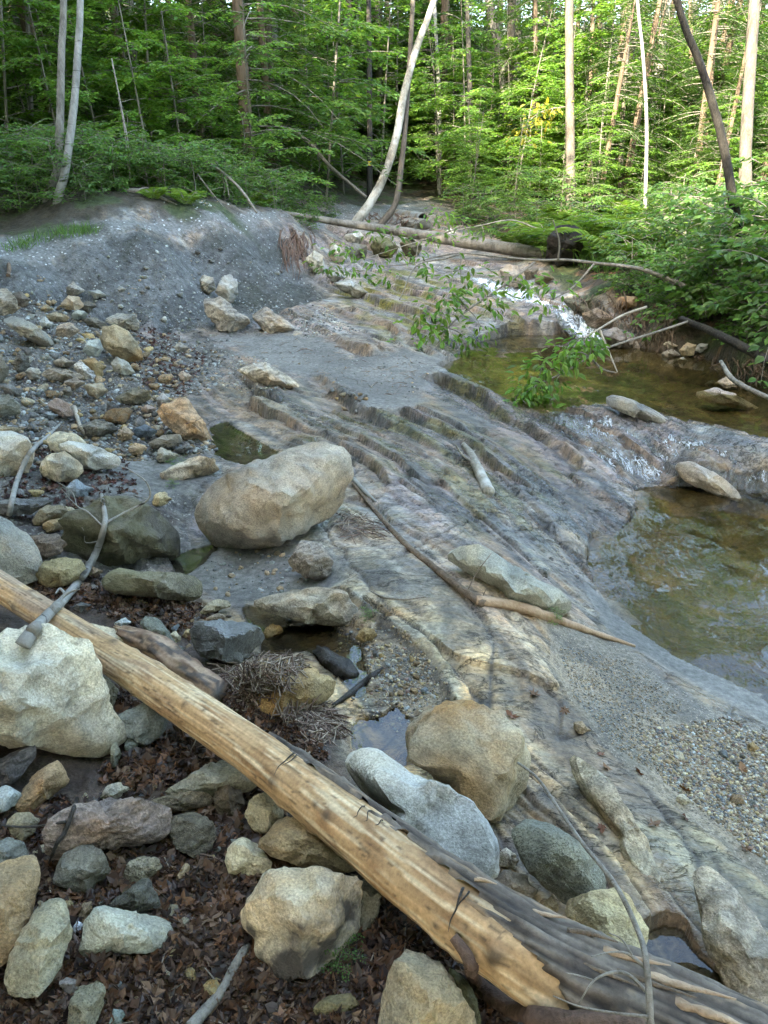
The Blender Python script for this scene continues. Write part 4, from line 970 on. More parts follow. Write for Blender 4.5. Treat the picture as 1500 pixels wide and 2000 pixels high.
cobbles([(300,500),(480,470),(560,540),(480,640),(330,640),(200,600)], 38, .02, .06, 'the grey gravel bank', 5, [('pale', 'lgrey'), ('grey', 'grey'), ('dark', 'slate')])
cobbles([(700,1270),(830,1290),(850,1350),(760,1370)], 16, .01, .024, 'the gravel patch beside the seep', 6)
cobbles([(1250,1480),(1490,1450),(1490,1640),(1380,1560)], 12, .012, .03, 'the gravel bar', 7)
cobbles([(640,760),(720,775),(740,810),(660,800)], 12, .02, .045, 'the edge of the silt flat', 8)

# ---- gravel and pebbles nobody could count
def pebbles(name, polys, n, smin, smax, pal, seed, label, wetk=.2):
    rng = np.random.default_rng(seed); D, F = ico(1)
    P3 = [wpoly(p) for p in polys]; areas = []
    pts = []
    allP = [np.array(p, float) for p in polys]
    per = n // len(polys)
    for P in allP:
        # spread evenly over the picture of the patch so near gravel is as dense as far gravel looks
        got = 0
        while got < per:
            uv = np.stack([rng.uniform(P[:, 0].min(), P[:, 0].max(), 4000), rng.uniform(P[:, 1].min(), P[:, 1].max(), 4000)], 1)
            ins = poly_sd(uv[:, 0], uv[:, 1], P) > 0
            uv = uv[ins][:per - got]
            pts.append(uv); got += len(uv)
    uv = np.concatenate(pts)
    # vectorised ground hit by fixed-point on height
    R = FWD[None] + ((uv[:, :1] - 750) / FPX) * RGT + ((1000 - uv[:, 1:]) / FPX) * UPV
    z = np.zeros(len(uv))
    for _ in range(14):
        t = (z - CAM[2]) / R[:, 2]; W_ = CAM + R * t[:, None]
        z = .5 * z + .5 * grid_at(GH, W_[:, 0], W_[:, 1])
    s = smin * (smax / smin) ** (rng.uniform(size=len(uv)) ** 2.2)
    q = rng.normal(size=(len(uv), 3, 3)); 
    e1 = q[:, 0] / np.linalg.norm(q[:, 0], axis=1, keepdims=True)
    e1[:, 2] *= .35; e1 /= np.linalg.norm(e1, axis=1, keepdims=True)
    e2 = np.cross(np.array([0, 0, 1.0]), e1); e2 /= np.linalg.norm(e2, axis=1, keepdims=True) + 1e-9
    e3 = np.cross(e1, e2)
    V = []
    sc = np.stack([s, s * rng.uniform(.6, .95, len(s)), s * rng.uniform(.4, .75, len(s))], 1)
    Dj = D[None] * (1 + .12 * rng.normal(size=(len(s), len(D), 1)))
    V = (Dj[..., :1] * sc[:, None, :1]) * e1[:, None] + (Dj[..., 1:2] * sc[:, None, 1:2]) * e2[:, None] + (Dj[..., 2:] * sc[:, None, 2:]) * e3[:, None]
    V += np.stack([W_[:, 0], W_[:, 1], grid_at(GH, W_[:, 0], W_[:, 1]) + s * .12], 1)[:, None]
    Fa = F[None] + (np.arange(len(s)) * len(D))[:, None, None]
    pal = np.array(pal); c = pal[rng.integers(len(pal), size=len(s))] * rng.uniform(.5, 1.0, (len(s), 1))
    me = mesh_np(name, V.reshape(-1, 3), Fa.reshape(-1, 3), MAT['pebble'], True, np.repeat(c, len(D), 0), {'Wet': np.full(len(D) * len(s), wetk)})
    o = link(bpy.data.objects.new(name, me)); o['kind'] = 'stuff'; o['label'] = label; o['category'] = 'gravel'
    return o
MAT['pebble'] = ground_mat('pebble', 60, [(80, .3, .004)])
PAL = [C['tan'], C['pale'], C['yellow'], C['grey'], C['lgrey'], C['slate'], C['brown'], C['ivory'], C['red'], C['tan'], C['slate'], C['brown'], C['tan']]
pebbles('bar_gravel', [[(1240,1430),(1420,1400),(1540,1460),(1540,1720),(1420,1620),(1300,1530)]], 6500, .003, .009, PAL, 21, 'tan and grey river gravel covering the gravel bar')
pebbles('fine_gravel', [[(1090,1260),(1230,1290),(1340,1380),(1260,1440),(1330,1540),(1200,1460),(1120,1360)]], 2600, .0025, .006, [C['tan'], C['grey'], C['slate'], C['brown']], 22, 'fine grey-brown gravel at the head of the gravel bar')
pebbles('seep_gravel', [[(690,1270),(760,1255),(835,1285),(860,1360),(790,1400),(740,1350)], [(640,1210),(780,1220),(880,1330),(880,1420),(780,1440),(690,1380)]], 1300, .003, .011, PAL, 23, 'small mixed gravel beside the seep')
pebbles('slope_gravel', [[(0,560),(150,600),(300,650),(450,690),(420,760),(330,790),(430,880),(300,900),(140,900),(0,930)]], 4200, .007, .03, [C['grey'], C['slate'], C['brown'], C['tan'], C['lgrey'], C['dark']], 24, 'small broken stones covering the stony slope')
pebbles('bank_stones', [[(0,515),(150,482),(300,458),(430,440),(540,436),(570,520),(640,580),(520,650),(330,650),(120,600),(0,575)]], 1500, .008, .026, [C['grey'], C['slate'], C['slate'], C['grey'], C['green'], C['lgrey']], 25, 'pale small stones sprinkled over the grey bank')
pebbles('silt_pebbles', [[(470,680),(620,665),(760,690),(860,715),(800,780),(660,750),(540,705)], [(380,1090),(520,1070),(660,1100),(560,1165),(430,1165)]], 260, .005, .02, [C['grey'], C['slate'], C['lgrey'], C['tan']], 28, 'scattered pebbles lying on the silt flats')
pebbles('road_stones', [[(60,500),(150,474),(300,450),(430,433),(430,428),(300,440),(120,462)]], 250, .012, .035, [C['lgrey'], C['tan'], C['grey']], 26, 'pale stones along the edge of the dirt road')
pebbles('silt_gravel', [[(430,690),(520,700),(560,760),(470,770),(400,740)], [(560,620),(640,600),(700,650),(600,660)]], 900, .006, .02, [C['lgrey'], C['grey'], C['pale'], C['slate']], 27, 'loose grey gravel beside the silt flat')

# ------------------------------------------------------------------ wood: logs, sticks, roots
def catmull(P, n):
    P = np.asarray(P, float)
    if len(P) == 2: return P[0] + (P[1] - P[0]) * np.linspace(0, 1, n)[:, None]
    Q = np.concatenate([[2 * P[0] - P[1]], P, [2 * P[-1] - P[-2]]])
    t = np.linspace(0, len(P) - 1 - 1e-6, n); i = t.astype(int); f = (t - i)[:, None]
    a, b, c, d = Q[i], Q[i + 1], Q[i + 2], Q[i + 3]
    return .5 * (2 * b + (c - a) * f + (2 * a - 5 * b + 4 * c - d) * f ** 2 + (3 * b - a - 3 * c + d) * f ** 3)

def tube(P, R, segs=8, n=None, rough=0.0, seed=0, cap=True):
    """V, F of a tapered tube along a smoothed path"""
    n = n or max(3, len(P) * 4)
    C_ = catmull(P, n)
    R = np.interp(np.linspace(0, 1, n), np.linspace(0, 1, len(R)), R)
    t = np.gradient(C_, axis=0); t /= np.linalg.norm(t, axis=1, keepdims=True) + 1e-12
    ref = np.array([0, 0, 1.0]) if abs(t[:, 2]).mean() < .8 else np.array([1.0, 0, 0])
    s = np.cross(t, ref); s /= np.linalg.norm(s, axis=1, keepdims=True) + 1e-12
    u = np.cross(s, t)
    a = np.linspace(0, 2 * math.pi, segs, endpoint=False)
    rr = R[:, None] * np.ones(segs)
    if rough:
        gi, ga = np.meshgrid(np.arange(n), a, indexing='ij')
        ln = np.concatenate([[0], np.cumsum(np.linalg.norm(np.diff(C_, axis=0), axis=1))])
        q = np.stack([np.cos(ga) * 2, np.sin(ga) * 2, (ln / max(R.max(), 1e-4) * .35)[:, None] * np.ones(segs)], -1).reshape(-1, 3)
        rr = rr * (1 + rough * fbm3(q + seed * 7.3, 3, seed).reshape(n, segs))
    V = C_[:, None] + rr[..., None] * (np.cos(a)[None, :, None] * s[:, None] + np.sin(a)[None, :, None] * u[:, None])
    V = V.reshape(-1, 3)
    i = np.arange(n - 1)[:, None] * segs; j = np.arange(segs)[None]; j2 = (j + 1) % segs
    F = np.stack([i + j, i + j2, i + segs + j2, i + segs + j], -1).reshape(-1, 4)
    if cap:
        m = len(V); V = np.concatenate([V, C_[:1], C_[-1:]])
        jj = np.arange(segs); k2 = (jj + 1) % segs
        F = np.concatenate([F, np.stack([np.full(segs, m), k2, jj, jj], 1)[:, [0, 1, 2, 2]], np.stack([np.full(segs, m + 1), jj + (n - 1) * segs, k2 + (n - 1) * segs, k2 + (n - 1) * segs], 1)])
    return V, F

def faces_mesh(name, V, F, mat, smooth=True, col=None, attrs=None):
    """like mesh_np, but degenerate quads become triangles"""
    tri = F[:, 2] == F[:, 3]
    if not tri.any(): return mesh_np(name, V, F, mat, smooth, col, attrs)
    me = mesh_np(name, V, np.concatenate([F[~tri][:, [0, 1, 2]], F[~tri][:, [0, 2, 3]], F[tri][:, :3]]), mat, smooth, col, attrs)
    return me

def join_tubes(L):
    Vs, Fs, o = [], [], 0
    for V, F in L:
        Vs.append(V); Fs.append(F + o); o += len(V)
    return np.concatenate(Vs), np.concatenate(Fs)

def bark_mat(name, c1, c2, scale=6, zs=.25, marks=None, rough=.85, bstr=.8, attr=False, pale=None):
    m, nt, out = new_mat(name); b = NB(nt)
    oi = b.n("ShaderNodeObjectInfo")
    sh = b.math('MULTIPLY', oi.outputs['Random'], 30.0); cv = b.n("ShaderNodeCombineXYZ"); b.l(sh, cv.inputs[0]); b.l(sh, cv.inputs[1])
    vec = b.coords('Object', scale=(1, 1, zs), loc=cv.outputs[0])
    n1 = b.noise(vec, scale, 5, .65, .3); n2 = b.noise(vec, scale * 5, 4, .65)
    f = b.math('ADD', b.math('MULTIPLY', n1, .65), b.math('MULTIPLY', n2, .35))
    col = b.ramp(f, [(.36, c1), (.64, c2)])
    if pale: col = b.mix(b.ramp(b.noise(b.coords('Object', loc=cv.outputs[0]), 3.2, 4, .6), [(.5, 0.0), (.62, .85)]), col, pale)
    if marks:
        mv = b.coords('Object', scale=(1, 1, 9), loc=cv.outputs[0])
        col = b.mix(b.ramp(b.noise(mv, 4, 3, .6), [(.60, 0.0), (.68, 1.0)]), col, marks)
    nrm = b.bump(f, bstr, .5 / scale)
    p = b.bsdf(col, rough, nrm, .3); b.l(p.outputs[0], out.inputs[0])
    return m
def col_mat(name, fine=40, rough=.75, bstr=.4, bd=.004):
    m, nt, out = new_mat(name); b = NB(nt)
    at = b.n("ShaderNodeAttribute", attribute_name='Col'); vec = b.coords('Object')
    n = b.noise(vec, fine, 5, .65)
    col = b.mix(1.0, at.outputs['Color'], b.ramp(n, [(.25, .65), (.5, 1.0), (.78, 1.35)]), 'MULTIPLY')
    p = b.bsdf(col, rough, b.bump(n, bstr, bd), .35); b.l(p.outputs[0], out.inputs[0]); return m
BM = {'grey': bark_mat('grey_bark', (.10,.088,.072), (.27,.245,.21), 7, .22),
      'birch': bark_mat('birch_bark', (.16,.152,.136), (.31,.298,.272), 5, .5, marks=(.04,.036,.03), bstr=.4),
      'mottled': bark_mat('mottled_bark', (.13,.115,.09), (.34,.32,.27), 6, .5, pale=(.50,.49,.45)),
      'dark': bark_mat('dark_wet_bark', (.010,.009,.008), (.040,.034,.027), 9, .3),
      'brown': bark_mat('brown_bark', (.075,.052,.036), (.20,.145,.10), 6, .15),
      'tan': bark_mat('tan_bark', (.055,.046,.036), (.135,.115,.092), 7, .2), 'pinkwood': bark_mat('pink_wood', (.26,.165,.10), (.46,.33,.22), 12, .6, bstr=.5),
      'drift': bark_mat('weathered_wood', (.22,.185,.145), (.42,.37,.30), 10, .5, bstr=.5),
      'root': bark_mat('root_bark', (.06,.035,.025), (.17,.105,.075), 30, .5),
      'twig': bark_mat('twig_bark', (.13,.11,.09), (.30,.27,.23), 30, .4),
      'black': bark_mat('charred_wet_wood', (.012,.011,.01), (.06,.05,.042), 25, .3, rough=.5)}
WOODC = col_mat('log_wood', 90, .62, .5, .002)
BARKC = col_mat('log_bark', 70, .8, .9, .004)

from mathutils.bvhtree import BVHTree
BV = []
def build_bvh():
    BV.clear(); vs_, fs_, nm_, o_ = [], [], [], 0
    for n_, V_, F_ in SOLIDS:
        vs_.append(V_); fs_.append(np.asarray(F_) + o_); nm_ += [n_] * len(F_); o_ += len(V_)
    BV.append(BVHTree.FromPolygons(np.concatenate(vs_).tolist(), np.concatenate(fs_).tolist())); BV.append(nm_)
build_bvh()
def surf(u, v):
    r = ray(u, v); rl = r / np.linalg.norm(r)
    g = hitg(u, v); dg = np.linalg.norm(g - CAM)
    loc, nr, i, dist = BV[0].ray_cast(Vector(CAM), Vector(rl), float(dg))
    if loc is not None:
        nr = np.array(nr); nr = nr if nr @ rl < 0 else -nr
        return np.array(loc), BV[1][i], nr
    e = .012 * max(1, dg / 3)
    nz = unit(np.array([gh(g[0] - e, g[1]) - gh(g[0] + e, g[1]), gh(g[0], g[1] - e) - gh(g[0], g[1] + e), 2 * e]))
    k = ZN[int(np.argmax([grid_at(WT[z_], g[0], g[1]) for z_ in ZN]))]
    return g, NAMES[k], nz
def unit(v): return v / (np.linalg.norm(v) + 1e-9)
def sdepth(u, v): return float((surf(u, v)[0] - CAM) @ FWD)

def empty(name, loc, label, cat, group=None):
    e = bpy.data.objects.new(name, None); e.location = loc; e.empty_display_size = .1; COL.objects.link(e)
    e['label'] = label; e['category'] = cat
    if group: e['group'] = group
    return e
def part(name, me, parent, origin, stuff=False):
    o = bpy.data.objects.new(name, me); COL.objects.link(o); o.parent = parent
    if stuff: o['kind'] = 'stuff'
    return o

def lie_path(px, r, depths=None, press=.3):
    """world path of a stick that lies on what is under it: chord between its ends, never below the surface"""
    px = catmull(np.array(px, float), len(px) * 4 - 3) if depths is None else np.array(px, float); R = np.interp(np.linspace(0, 1, len(px)), np.linspace(0, 1, len(r)), r)
    if depths is None:
        sd = np.array([sdepth(u, v) for u, v in px]) - R * 1.2
        L = np.concatenate([[0], np.cumsum(np.linalg.norm(np.diff(px, axis=0), axis=1))]); L /= L[-1]
        ch = 1 / (1 / sd[0] + (1 / sd[-1] - 1 / sd[0]) * L)
        d = np.minimum(sd, np.where(sd > ch * 1.35, ch, sd))
        if len(d) > 2: d[1:-1] = .25 * d[:-2] + .5 * d[1:-1] + .25 * d[2:]
        for _ in range(3): d[1:-1] = .25 * d[:-2] + .5 * d[1:-1] + .25 * d[2:]
        d = np.minimum(d, sd)
    else:
        d = np.interp(np.linspace(0, 1, len(px)), np.linspace(0, 1, len(depths)), depths)
    return np.array([at_depth(u, v, k) for (u, v), k in zip(px, d)])

def stick(name, px, r, mat, label, cat, depths=None, subs=(), segs=8, rough=.12, group=None, sub_name='twig'):
    """a stick or branch; subs are (pixel path, radii) twigs that belong to it"""
    W_ = lie_path(px, r, depths)
    base = W_.mean(0); base = np.array([base[0], base[1], W_[:, 2].min()])
    V, F = tube(W_, r, segs, max(len(W_), len(px) * 6), rough, len(ROCKS) % 97 + len(label))
    me = faces_mesh(name, V - base, F, BM[mat])
    if not subs:
        return new_thing(name, me, base, label, cat, group), W_
    e = empty(name, base, label, cat, group)
    part('stem', me, e, base)
    dm = [(w - CAM) @ FWD for w in W_]
    for sp, sr, *dd in subs:
        if dd: SW = lie_path(sp, sr, dd[0])
        else:
            k = int(np.argmin([np.hypot(sp[0][0] - a, sp[0][1] - b_) for a, b_ in (px if len(px) == len(dm) else catmull(np.array(px, float), len(dm)))])); d0 = dm[k]
            SW = np.array([at_depth(u, v, d0 * (1 + .015 * math.sin(i * 1.3))) for i, (u, v) in enumerate(sp)])
        V, F = tube(SW, sr, 5, len(sp) * 4, .1, 3)
        part(sub_name, faces_mesh(sub_name, V - base, F, BM[mat]), e, base)
    return e, W_

# ---- the big peeled log
LOGP = [(-140,1055,.22,46),(0,1145,.21,54),(150,1240,.18,62),(300,1336,.15,76),(500,1473,.14,88),(700,1626,.15,112),(850,1742,.15,132),(1000,1845,.13,156),(1150,1935,.11,180),(1300,2010,.09,200),(1480,2100,.06,216)]
lw = np.array([at_z(u, v, z + .02) for u, v, z, w in LOGP])
lr = np.array([.5 * w * ((p - CAM) @ FWD) / FPX for (u, v, z, w), p in zip(LOGP, lw)])
NL, SG = 420, 80
cl = catmull(lw, NL); cr_ = np.interp(np.linspace(0, 1, NL), np.linspace(0, 1, len(lr)), lr)
tt = np.gradient(cl, axis=0); tt /= np.linalg.norm(tt, axis=1, keepdims=True)
ex = CAM - cl; ex -= (ex * tt).sum(1, keepdims=True) * tt; ex /= np.linalg.norm(ex, axis=1, keepdims=True)   # towards the viewer side
ey = np.cross(tt, ex)                                                                                         # round the log
if ey[:, 1].mean() < 0: ey = -ey
sl = np.concatenate([[0], np.cumsum(np.linalg.norm(np.diff(cl, axis=0), axis=1))])
uline = np.interp(np.linspace(0, 1, NL), np.linspace(0, 1, len(LOGP)), [p[0] for p in LOGP])
ph = np.linspace(-math.pi, math.pi, SG, endpoint=False)
gs, gp = np.meshgrid(sl, ph, indexing='ij'); gu = uline[:, None] * np.ones(SG)
cyl = np.stack([np.cos(gp) * 1.0, np.sin(gp) * 1.0, gs * 6], -1).reshape(-1, 3)
cyl2 = np.stack([np.cos(gp) * 6, np.sin(gp) * 6, gs * 5], -1).reshape(-1, 3)
n1 = fbm3(cyl, 3, 3).reshape(gs.shape); n2 = fbm3(cyl2, 3, 9).reshape(gs.shape)
flute = .05 * sstep(800, 1150, gu) * np.cos(gp * 5 + n1 * 2)
rw = cr_[:, None] * (1 + .035 * n1 + .012 * n2 + flute)
knots = np.zeros_like(gs); krng = np.random.default_rng(5)
for _ in range(34):
    ks, kp, kr = krng.uniform(sl[0], sl[-1]), krng.uniform(-2.0, 2.0), krng.uniform(.006, .018)
    dd = np.hypot(gs - ks, (np.angle(np.exp(1j * (gp - kp)))) * cr_[:, None])
    knots = np.maximum(knots, np.exp(-(dd / kr) ** 2)); rw = rw + .006 * np.exp(-(dd / (kr * 1.4)) ** 2)
wc = mixc(np.ones(gs.shape + (3,)) * np.array((.40, .25, .125)), (.28, .155, .07), sstep(-.2, .5, n1 + .4 * n2))
wc = mixc(wc, (.56, .42, .26), sstep(.15, .6, n2))
wc = mixc(wc, (.33, .26, .20), sstep(500, 0, gu) * sstep(-.3, .4, n1) * .6)
grain = fbm3(np.stack([np.cos(gp) * 22, np.sin(gp) * 22, gs * 1.6], -1).reshape(-1, 3), 3, 59, .6).reshape(gs.shape)
wc = wc * (1 + .38 * np.clip(grain, -1, 1))[..., None]
split = np.exp(-(fbm3(np.stack([np.cos(gp) * 4, np.sin(gp) * 4, gs * .8], -1).reshape(-1, 3), 2, 69).reshape(gs.shape) / .012) ** 2) * sstep(.1, .4, n1 + .2)
wc = mixc(wc, (.06, .04, .025), split * .7); rw = rw - .004 * split
wc = mixc(wc, (.05, .035, .025), np.clip(knots, 0, 1) * .85)
tick = fbm3(np.stack([np.cos(gp) * 14, np.sin(gp) * 14, gs * 26], -1).reshape(-1, 3), 2, 19).reshape(gs.shape)
wc = mixc(wc, (.09, .055, .03), sstep(.62, .78, tick) * .8)
def ringV(r): return (cl[:, None] + r[..., None] * (np.cos(gp)[..., None] * ex[:, None] + np.sin(gp)[..., None] * ey[:, None])).reshape(-1, 3)
ii = np.arange(NL - 1)[:, None] * SG; jj = np.arange(SG)[None]; j2 = (jj + 1) % SG
LF = np.stack([ii + jj, ii + SG + jj, ii + SG + j2, ii + j2], -1).reshape(-1, 4)
lbase = np.array([cl[:, 0].mean(), cl[:, 1].mean(), 0])
LOG = empty('peeled_log', lbase, 'long peeled tree trunk with strips of torn bark lying across the foreground', 'log')
SOLIDS.append(('wood', ringV(rw * 1.04), np.concatenate([LF[:, [0, 1, 2]], LF[:, [0, 2, 3]]])))
part('wood', mesh_np('wood', ringV(rw) - lbase, LF, WOODC, True, wc.reshape(-1, 3)), LOG, lbase)
# bark still on: along the far side, widening towards the butt
phi0 = np.interp(gu, [-200, 430, 520, 700, 850, 1000, 1100, 1180, 1500], [3.4, 2.6, 1.25, 1.0, .75, .30, -.25, -1.1, -2.2])
rag = fbm3(np.stack([np.cos(gp) * 5, np.sin(gp) * 5, gs * 7], -1).reshape(-1, 3), 3, 29).reshape(gs.shape)
bmask = (gp - phi0) * cr_[:, None] + .028 * rag
bmask = np.minimum(bmask, (3.3 - gp) * cr_[:, None] + 0.05)
rid = fbm3(np.stack([np.cos(gp) * 19, np.sin(gp) * 19, gs * 4.5], -1).reshape(-1, 3), 3, 39, .6).reshape(gs.shape)
rid = .55 * rid + .9 * (.35 - np.abs(fbm3(np.stack([np.cos(gp) * 9, np.sin(gp) * 9, gs * 2.2], -1).reshape(-1, 3), 4, 49, .62).reshape(gs.shape)))
rb = rw - .004 + .014 * sstep(-.002, .010, bmask) + .010 * rid
bc_ = mixc(np.ones(gs.shape + (3,)) * np.array((.075, .056, .044)), (.18, .145, .115), sstep(-.1, .45, rid))
bc_ = mixc(bc_, (.30, .20, .12), sstep(.45, .8, rag + .3 * rid) * .7)
bc_ = mixc(bc_, (.035, .028, .024), sstep(.1, .5, -rid))
keep = (bmask.reshape(-1)[LF] > -.012).all(1)
us_, inv = np.unique(LF[keep], return_inverse=True)
bark_o = part('bark', mesh_np('bark', (ringV(rb) - lbase)[us_], inv.reshape(-1, 4), BARKC, True, bc_.reshape(-1, 3)[us_]), LOG, lbase)
# torn strips and splinters
def on_log(u, p, lift=.0):
    k = int(np.argmin(np.abs(uline - u))); r = np.interp(p, ph, rb[k] if p > phi0[k, 0] else rw[k])
    return cl[k] + (r + lift) * (math.cos(p) * ex[k] + math.sin(p) * ey[k])
for st in [(560,1.05,-.2,.0025),(566,1.05,.2,.002),(700,.85,.25,.0016),(712,.8,.35,.0016),(735,.8,.45,.0018),(900,.5,-.6,.003),(908,.5,-.2,.0025)]:
    u0, p0, p1, r_ = st
    P_ = [on_log(u0 + (k * 2.5 * math.sin(u0)), p0 + (p1 - p0) * k / 4, .004 + .004 * math.sin(k * 2)) for k in range(5)]
    V, F = tube(P_, [r_, r_ * .8, r_ * .5, r_ * .2], 5, 14, .2, int(u0))
    part('bark_strip', faces_mesh('bark_strip', V - lbase, F, BM['black']), bark_o, lbase)
for u0, p0, du, lf, r_ in [(905,.85,35,.03,.010),(1010,1.1,60,.03,.012),(1080,1.0,90,.03,.014),(1150,.9,120,.035,.016),(1180,.6,140,.02,.014),(1230,.8,160,.05,.018),(1290,.5,150,.03,.02),(1120,.4,110,.012,.010)]:
    P_ = [on_log(u0, p0, -.005), on_log(u0 + du * .4, p0 + .02, lf * .15), on_log(u0 + du, p0 + .04, lf * .5)]
    V, F = tube(P_, [r_ * .5, r_ * .42, r_ * .08], 5, 14, .35, int(u0))
    part('splinter', faces_mesh('splinter', V - lbase, F, BM['pinkwood' if u0 % 20 else 'brown']), LOG, lbase)
# short broken piece beside it
sp = [(238,1236),(300,1262),(360,1308),(425,1352)]
spw = np.array([hitg(u, v + 14) for u, v in sp]); spd = [(p - CAM) @ FWD for p in spw]
spw = np.array([at_depth(u, v, d - .045) for (u, v), d in zip(sp, spd)])
spr = [.5 * w * d / FPX for w, d in zip((30, 46, 50, 46), spd)]
V, F = tube(spw, spr, 28, 60, .14, 8)
BB = spw.mean(0); BL = empty('broken_log_piece', (BB[0], BB[1], spw[:, 2].min() - .04), 'short splintered log piece lying behind the peeled log', 'log')
ob = np.array(BL.location)
ga_ = np.tile(np.linspace(0, 2 * math.pi, 28, endpoint=False), 60); gl_ = np.repeat(np.linspace(0, 1, 60), 28)
gq_ = fbm3(np.stack([np.cos(ga_) * 7, np.sin(ga_) * 7, gl_ * 3], 1), 4, 71, .6); gq2 = fbm3(np.stack([np.cos(ga_) * 2, np.sin(ga_) * 2, gl_ * 5], 1), 3, 73)
cc_ = np.concatenate([mixc(mixc(np.ones((len(ga_), 3)) * np.array((.33, .225, .15)), (.17, .10, .065), sstep(-.1, .4, gq_)), (.09, .07, .06), sstep(.1, .4, gq2)), np.full((2, 3), .2)])
V[:len(ga_)] += (V[:len(ga_)] - np.repeat(catmull(spw, 60), 28, 0)) * (.22 * gq_)[:, None]
part('wood', faces_mesh('wood', V - ob, F, WOODC, True, cc_), BL, ob)
for k in range(9):
    a0 = k * .7; q = spw[0] + np.array([math.cos(a0) * .02, 0, math.sin(a0) * .02]); dr = (spw[0] - spw[1]); dr /= np.linalg.norm(dr)
    V, F = tube([q - dr * .03, q + dr * (.02 + .03 * ((k * 37) % 10) / 10)], [.010, .002], 5, 4)
    part('splinter', faces_mesh('splinter', V - ob, F, BM['pinkwood']), BL, ob)

build_bvh()
stick('birch_branch', [(45,1262),(62,1235),(95,1200),(130,1165),(165,1120),(190,1075),(203,1030),(205,1005),(198,965)], [.021,.018,.016,.013,.008], 'birch', 'pale birch branch with forked twigs lying from cream-white boulder to mossy boulder', 'branch',
      subs=[([(205,1022),(245,1000),(290,975),(288,945),(265,925),(240,912),(200,905)], [.006,.004,.0015]), ([(203,1030),(172,1000),(150,988),(120,955)], [.004,.003,.001]), ([(200,1055),(168,1060),(165,1040),(160,1030)], [.003,.001]), ([(290,975),(262,968),(240,966)], [.002,.001]), ([(150,988),(140,960),(110,940)], [.002,.001]), ([(110,1182),(130,1160),(155,1150)], [.006,.003]), ([(130,1165),(118,1150),(108,1160)], [.007,.004])])
stick('birch_stick', [(120,825),(90,855),(62,880),(45,910),(30,950),(18,1005)], [.008,.013,.014,.012], 'birch', 'white birch stick leaning down over the cream-grey block', 'stick', subs=[([(62,880),(50,872),(30,880)], [.006,.003]), ([(120,825),(110,845),(125,850)], [.005,.002])])
stick('driftwood_stick', [(145,795),(155,828),(170,858)], [.016,.012,.006], 'drift', 'short pale forked driftwood stick on the stony slope', 'stick', subs=[([(150,812),(140,835),(120,842)], [.006,.003])])
stick('dark_twig', [(95,1690),(110,1650),(128,1622),(150,1560)], [.003,.006,.005], 'black', 'thin black twig crossing the layered reddish rock', 'twig', subs=[([(128,1605),(60,1615),(0,1612)], [.004,.003,.002])])
stick('grey_stick', [(370,2010),(400,1975),(432,1938),(462,1880),(484,1845)], [.014,.012,.011,.008], 'twig', 'grey-brown stick lying on the dark leaf litter', 'stick', subs=[([(432,1938),(420,1915),(400,1890)], [.003,.001])])
stick('dark_root', [(330,1822),(370,1842),(400,1870),(440,1895)], [.006,.008,.005], 'root', 'curving dark root among the wet leaves', 'root')
stick('bedrock_branch', [(690,945),(722,985),(760,1030),(800,1070),(850,1110),(900,1150),(945,1180)], [.008,.013,.015,.017], 'brown', 'thin brown branch lying over the bedrock', 'branch', subs=[([(940,1172),(945,1160),(950,1150)], [.003,.001]), ([(915,1150),(930,1120),(960,1080)], [.003,.001])])
stick('split_plank', [(930,1172),(1000,1182),(1060,1200),(1130,1225),(1240,1262)], [.020,.022,.022,.016,.006], 'pinkwood', 'pinkish splintered length of split wood across the bedrock', 'plank', rough=.2)
stick('forked_driftwood', [(955,962),(938,925),(920,888),(905,868)], [.034,.030,.026,.016], 'mottled', 'forked birch driftwood with a dark cut end on bedrock', 'driftwood', subs=[([(928,905),(905,890),(888,866)], [.010,.007,.003]), ([(915,885),(935,880),(950,882)], [.012,.006])], segs=14)
stick('gnarled_root', [(885,1830),(915,1870),(926,1912),(960,1946),(1010,1975),(1090,1992),(1170,1998),(1260,2005)], [.010,.014,.018,.019,.018,.016], 'root', 'gnarled red-brown root hugging the butt of the peeled log', 'root', rough=.22, segs=12, subs=[([(926,1912),(900,1950),(860,1980)], [.006,.003])])
stick('whip_stem', [(1012,1490),(1050,1520),(1090,1578),(1140,1650),(1200,1725),(1245,1815),(1262,1880),(1272,2010)], [.003,.004,.005,.006], 'twig', 'thin whip-like dead stem arching above the stones', 'stem', depths=[1.95, 1.8, 1.65, 1.5, 1.4, 1.32, 1.28],
      subs=[([(1262,1890),(1225,1862),(1190,1860),(1155,1868)], [.004,.002,.001]), ([(1262,1935),(1230,1905),(1200,1898),(1160,1915),(1130,1960)], [.004,.003,.001]), ([(1235,1865),(1215,1835),(1190,1822)], [.002,.001]), ([(1160,1915),(1130,1905),(1105,1900)], [.002,.001]), ([(1266,1985),(1200,1978),(1130,1965),(1080,1945)], [.003,.001])])
stick('curved_twig', [(725,1155),(750,1166),(790,1170),(832,1165)], [.003,.005,.003], 'twig', 'small curved twig on the tan bedrock', 'twig')
stick('bank_stick', [(275,680),(310,692),(340,708)], [.006,.008,.005], 'brown', 'thin dark stick beside the golden-brown boulder', 'stick')
stick('bleached_stick', [(690,935),(715,962),(735,980)], [.012,.012,.006], 'birch', 'bleached stick behind the huge tan boulder', 'stick')
stick('bank_post', [(16,538),(18,525),(17,516)], [.02,.02,.018], 'brown', 'short broken wooden stub at the road edge', 'stub')
stick('driftwood_pole', [(1408,706),(1428,738),(1460,758),(1520,785)], [.014,.018,.018,.016], 'grey', 'grey driftwood pole slanting from the root mat into shallows', 'driftwood', depths=[5.9, 5.6, 5.4, 5.2])
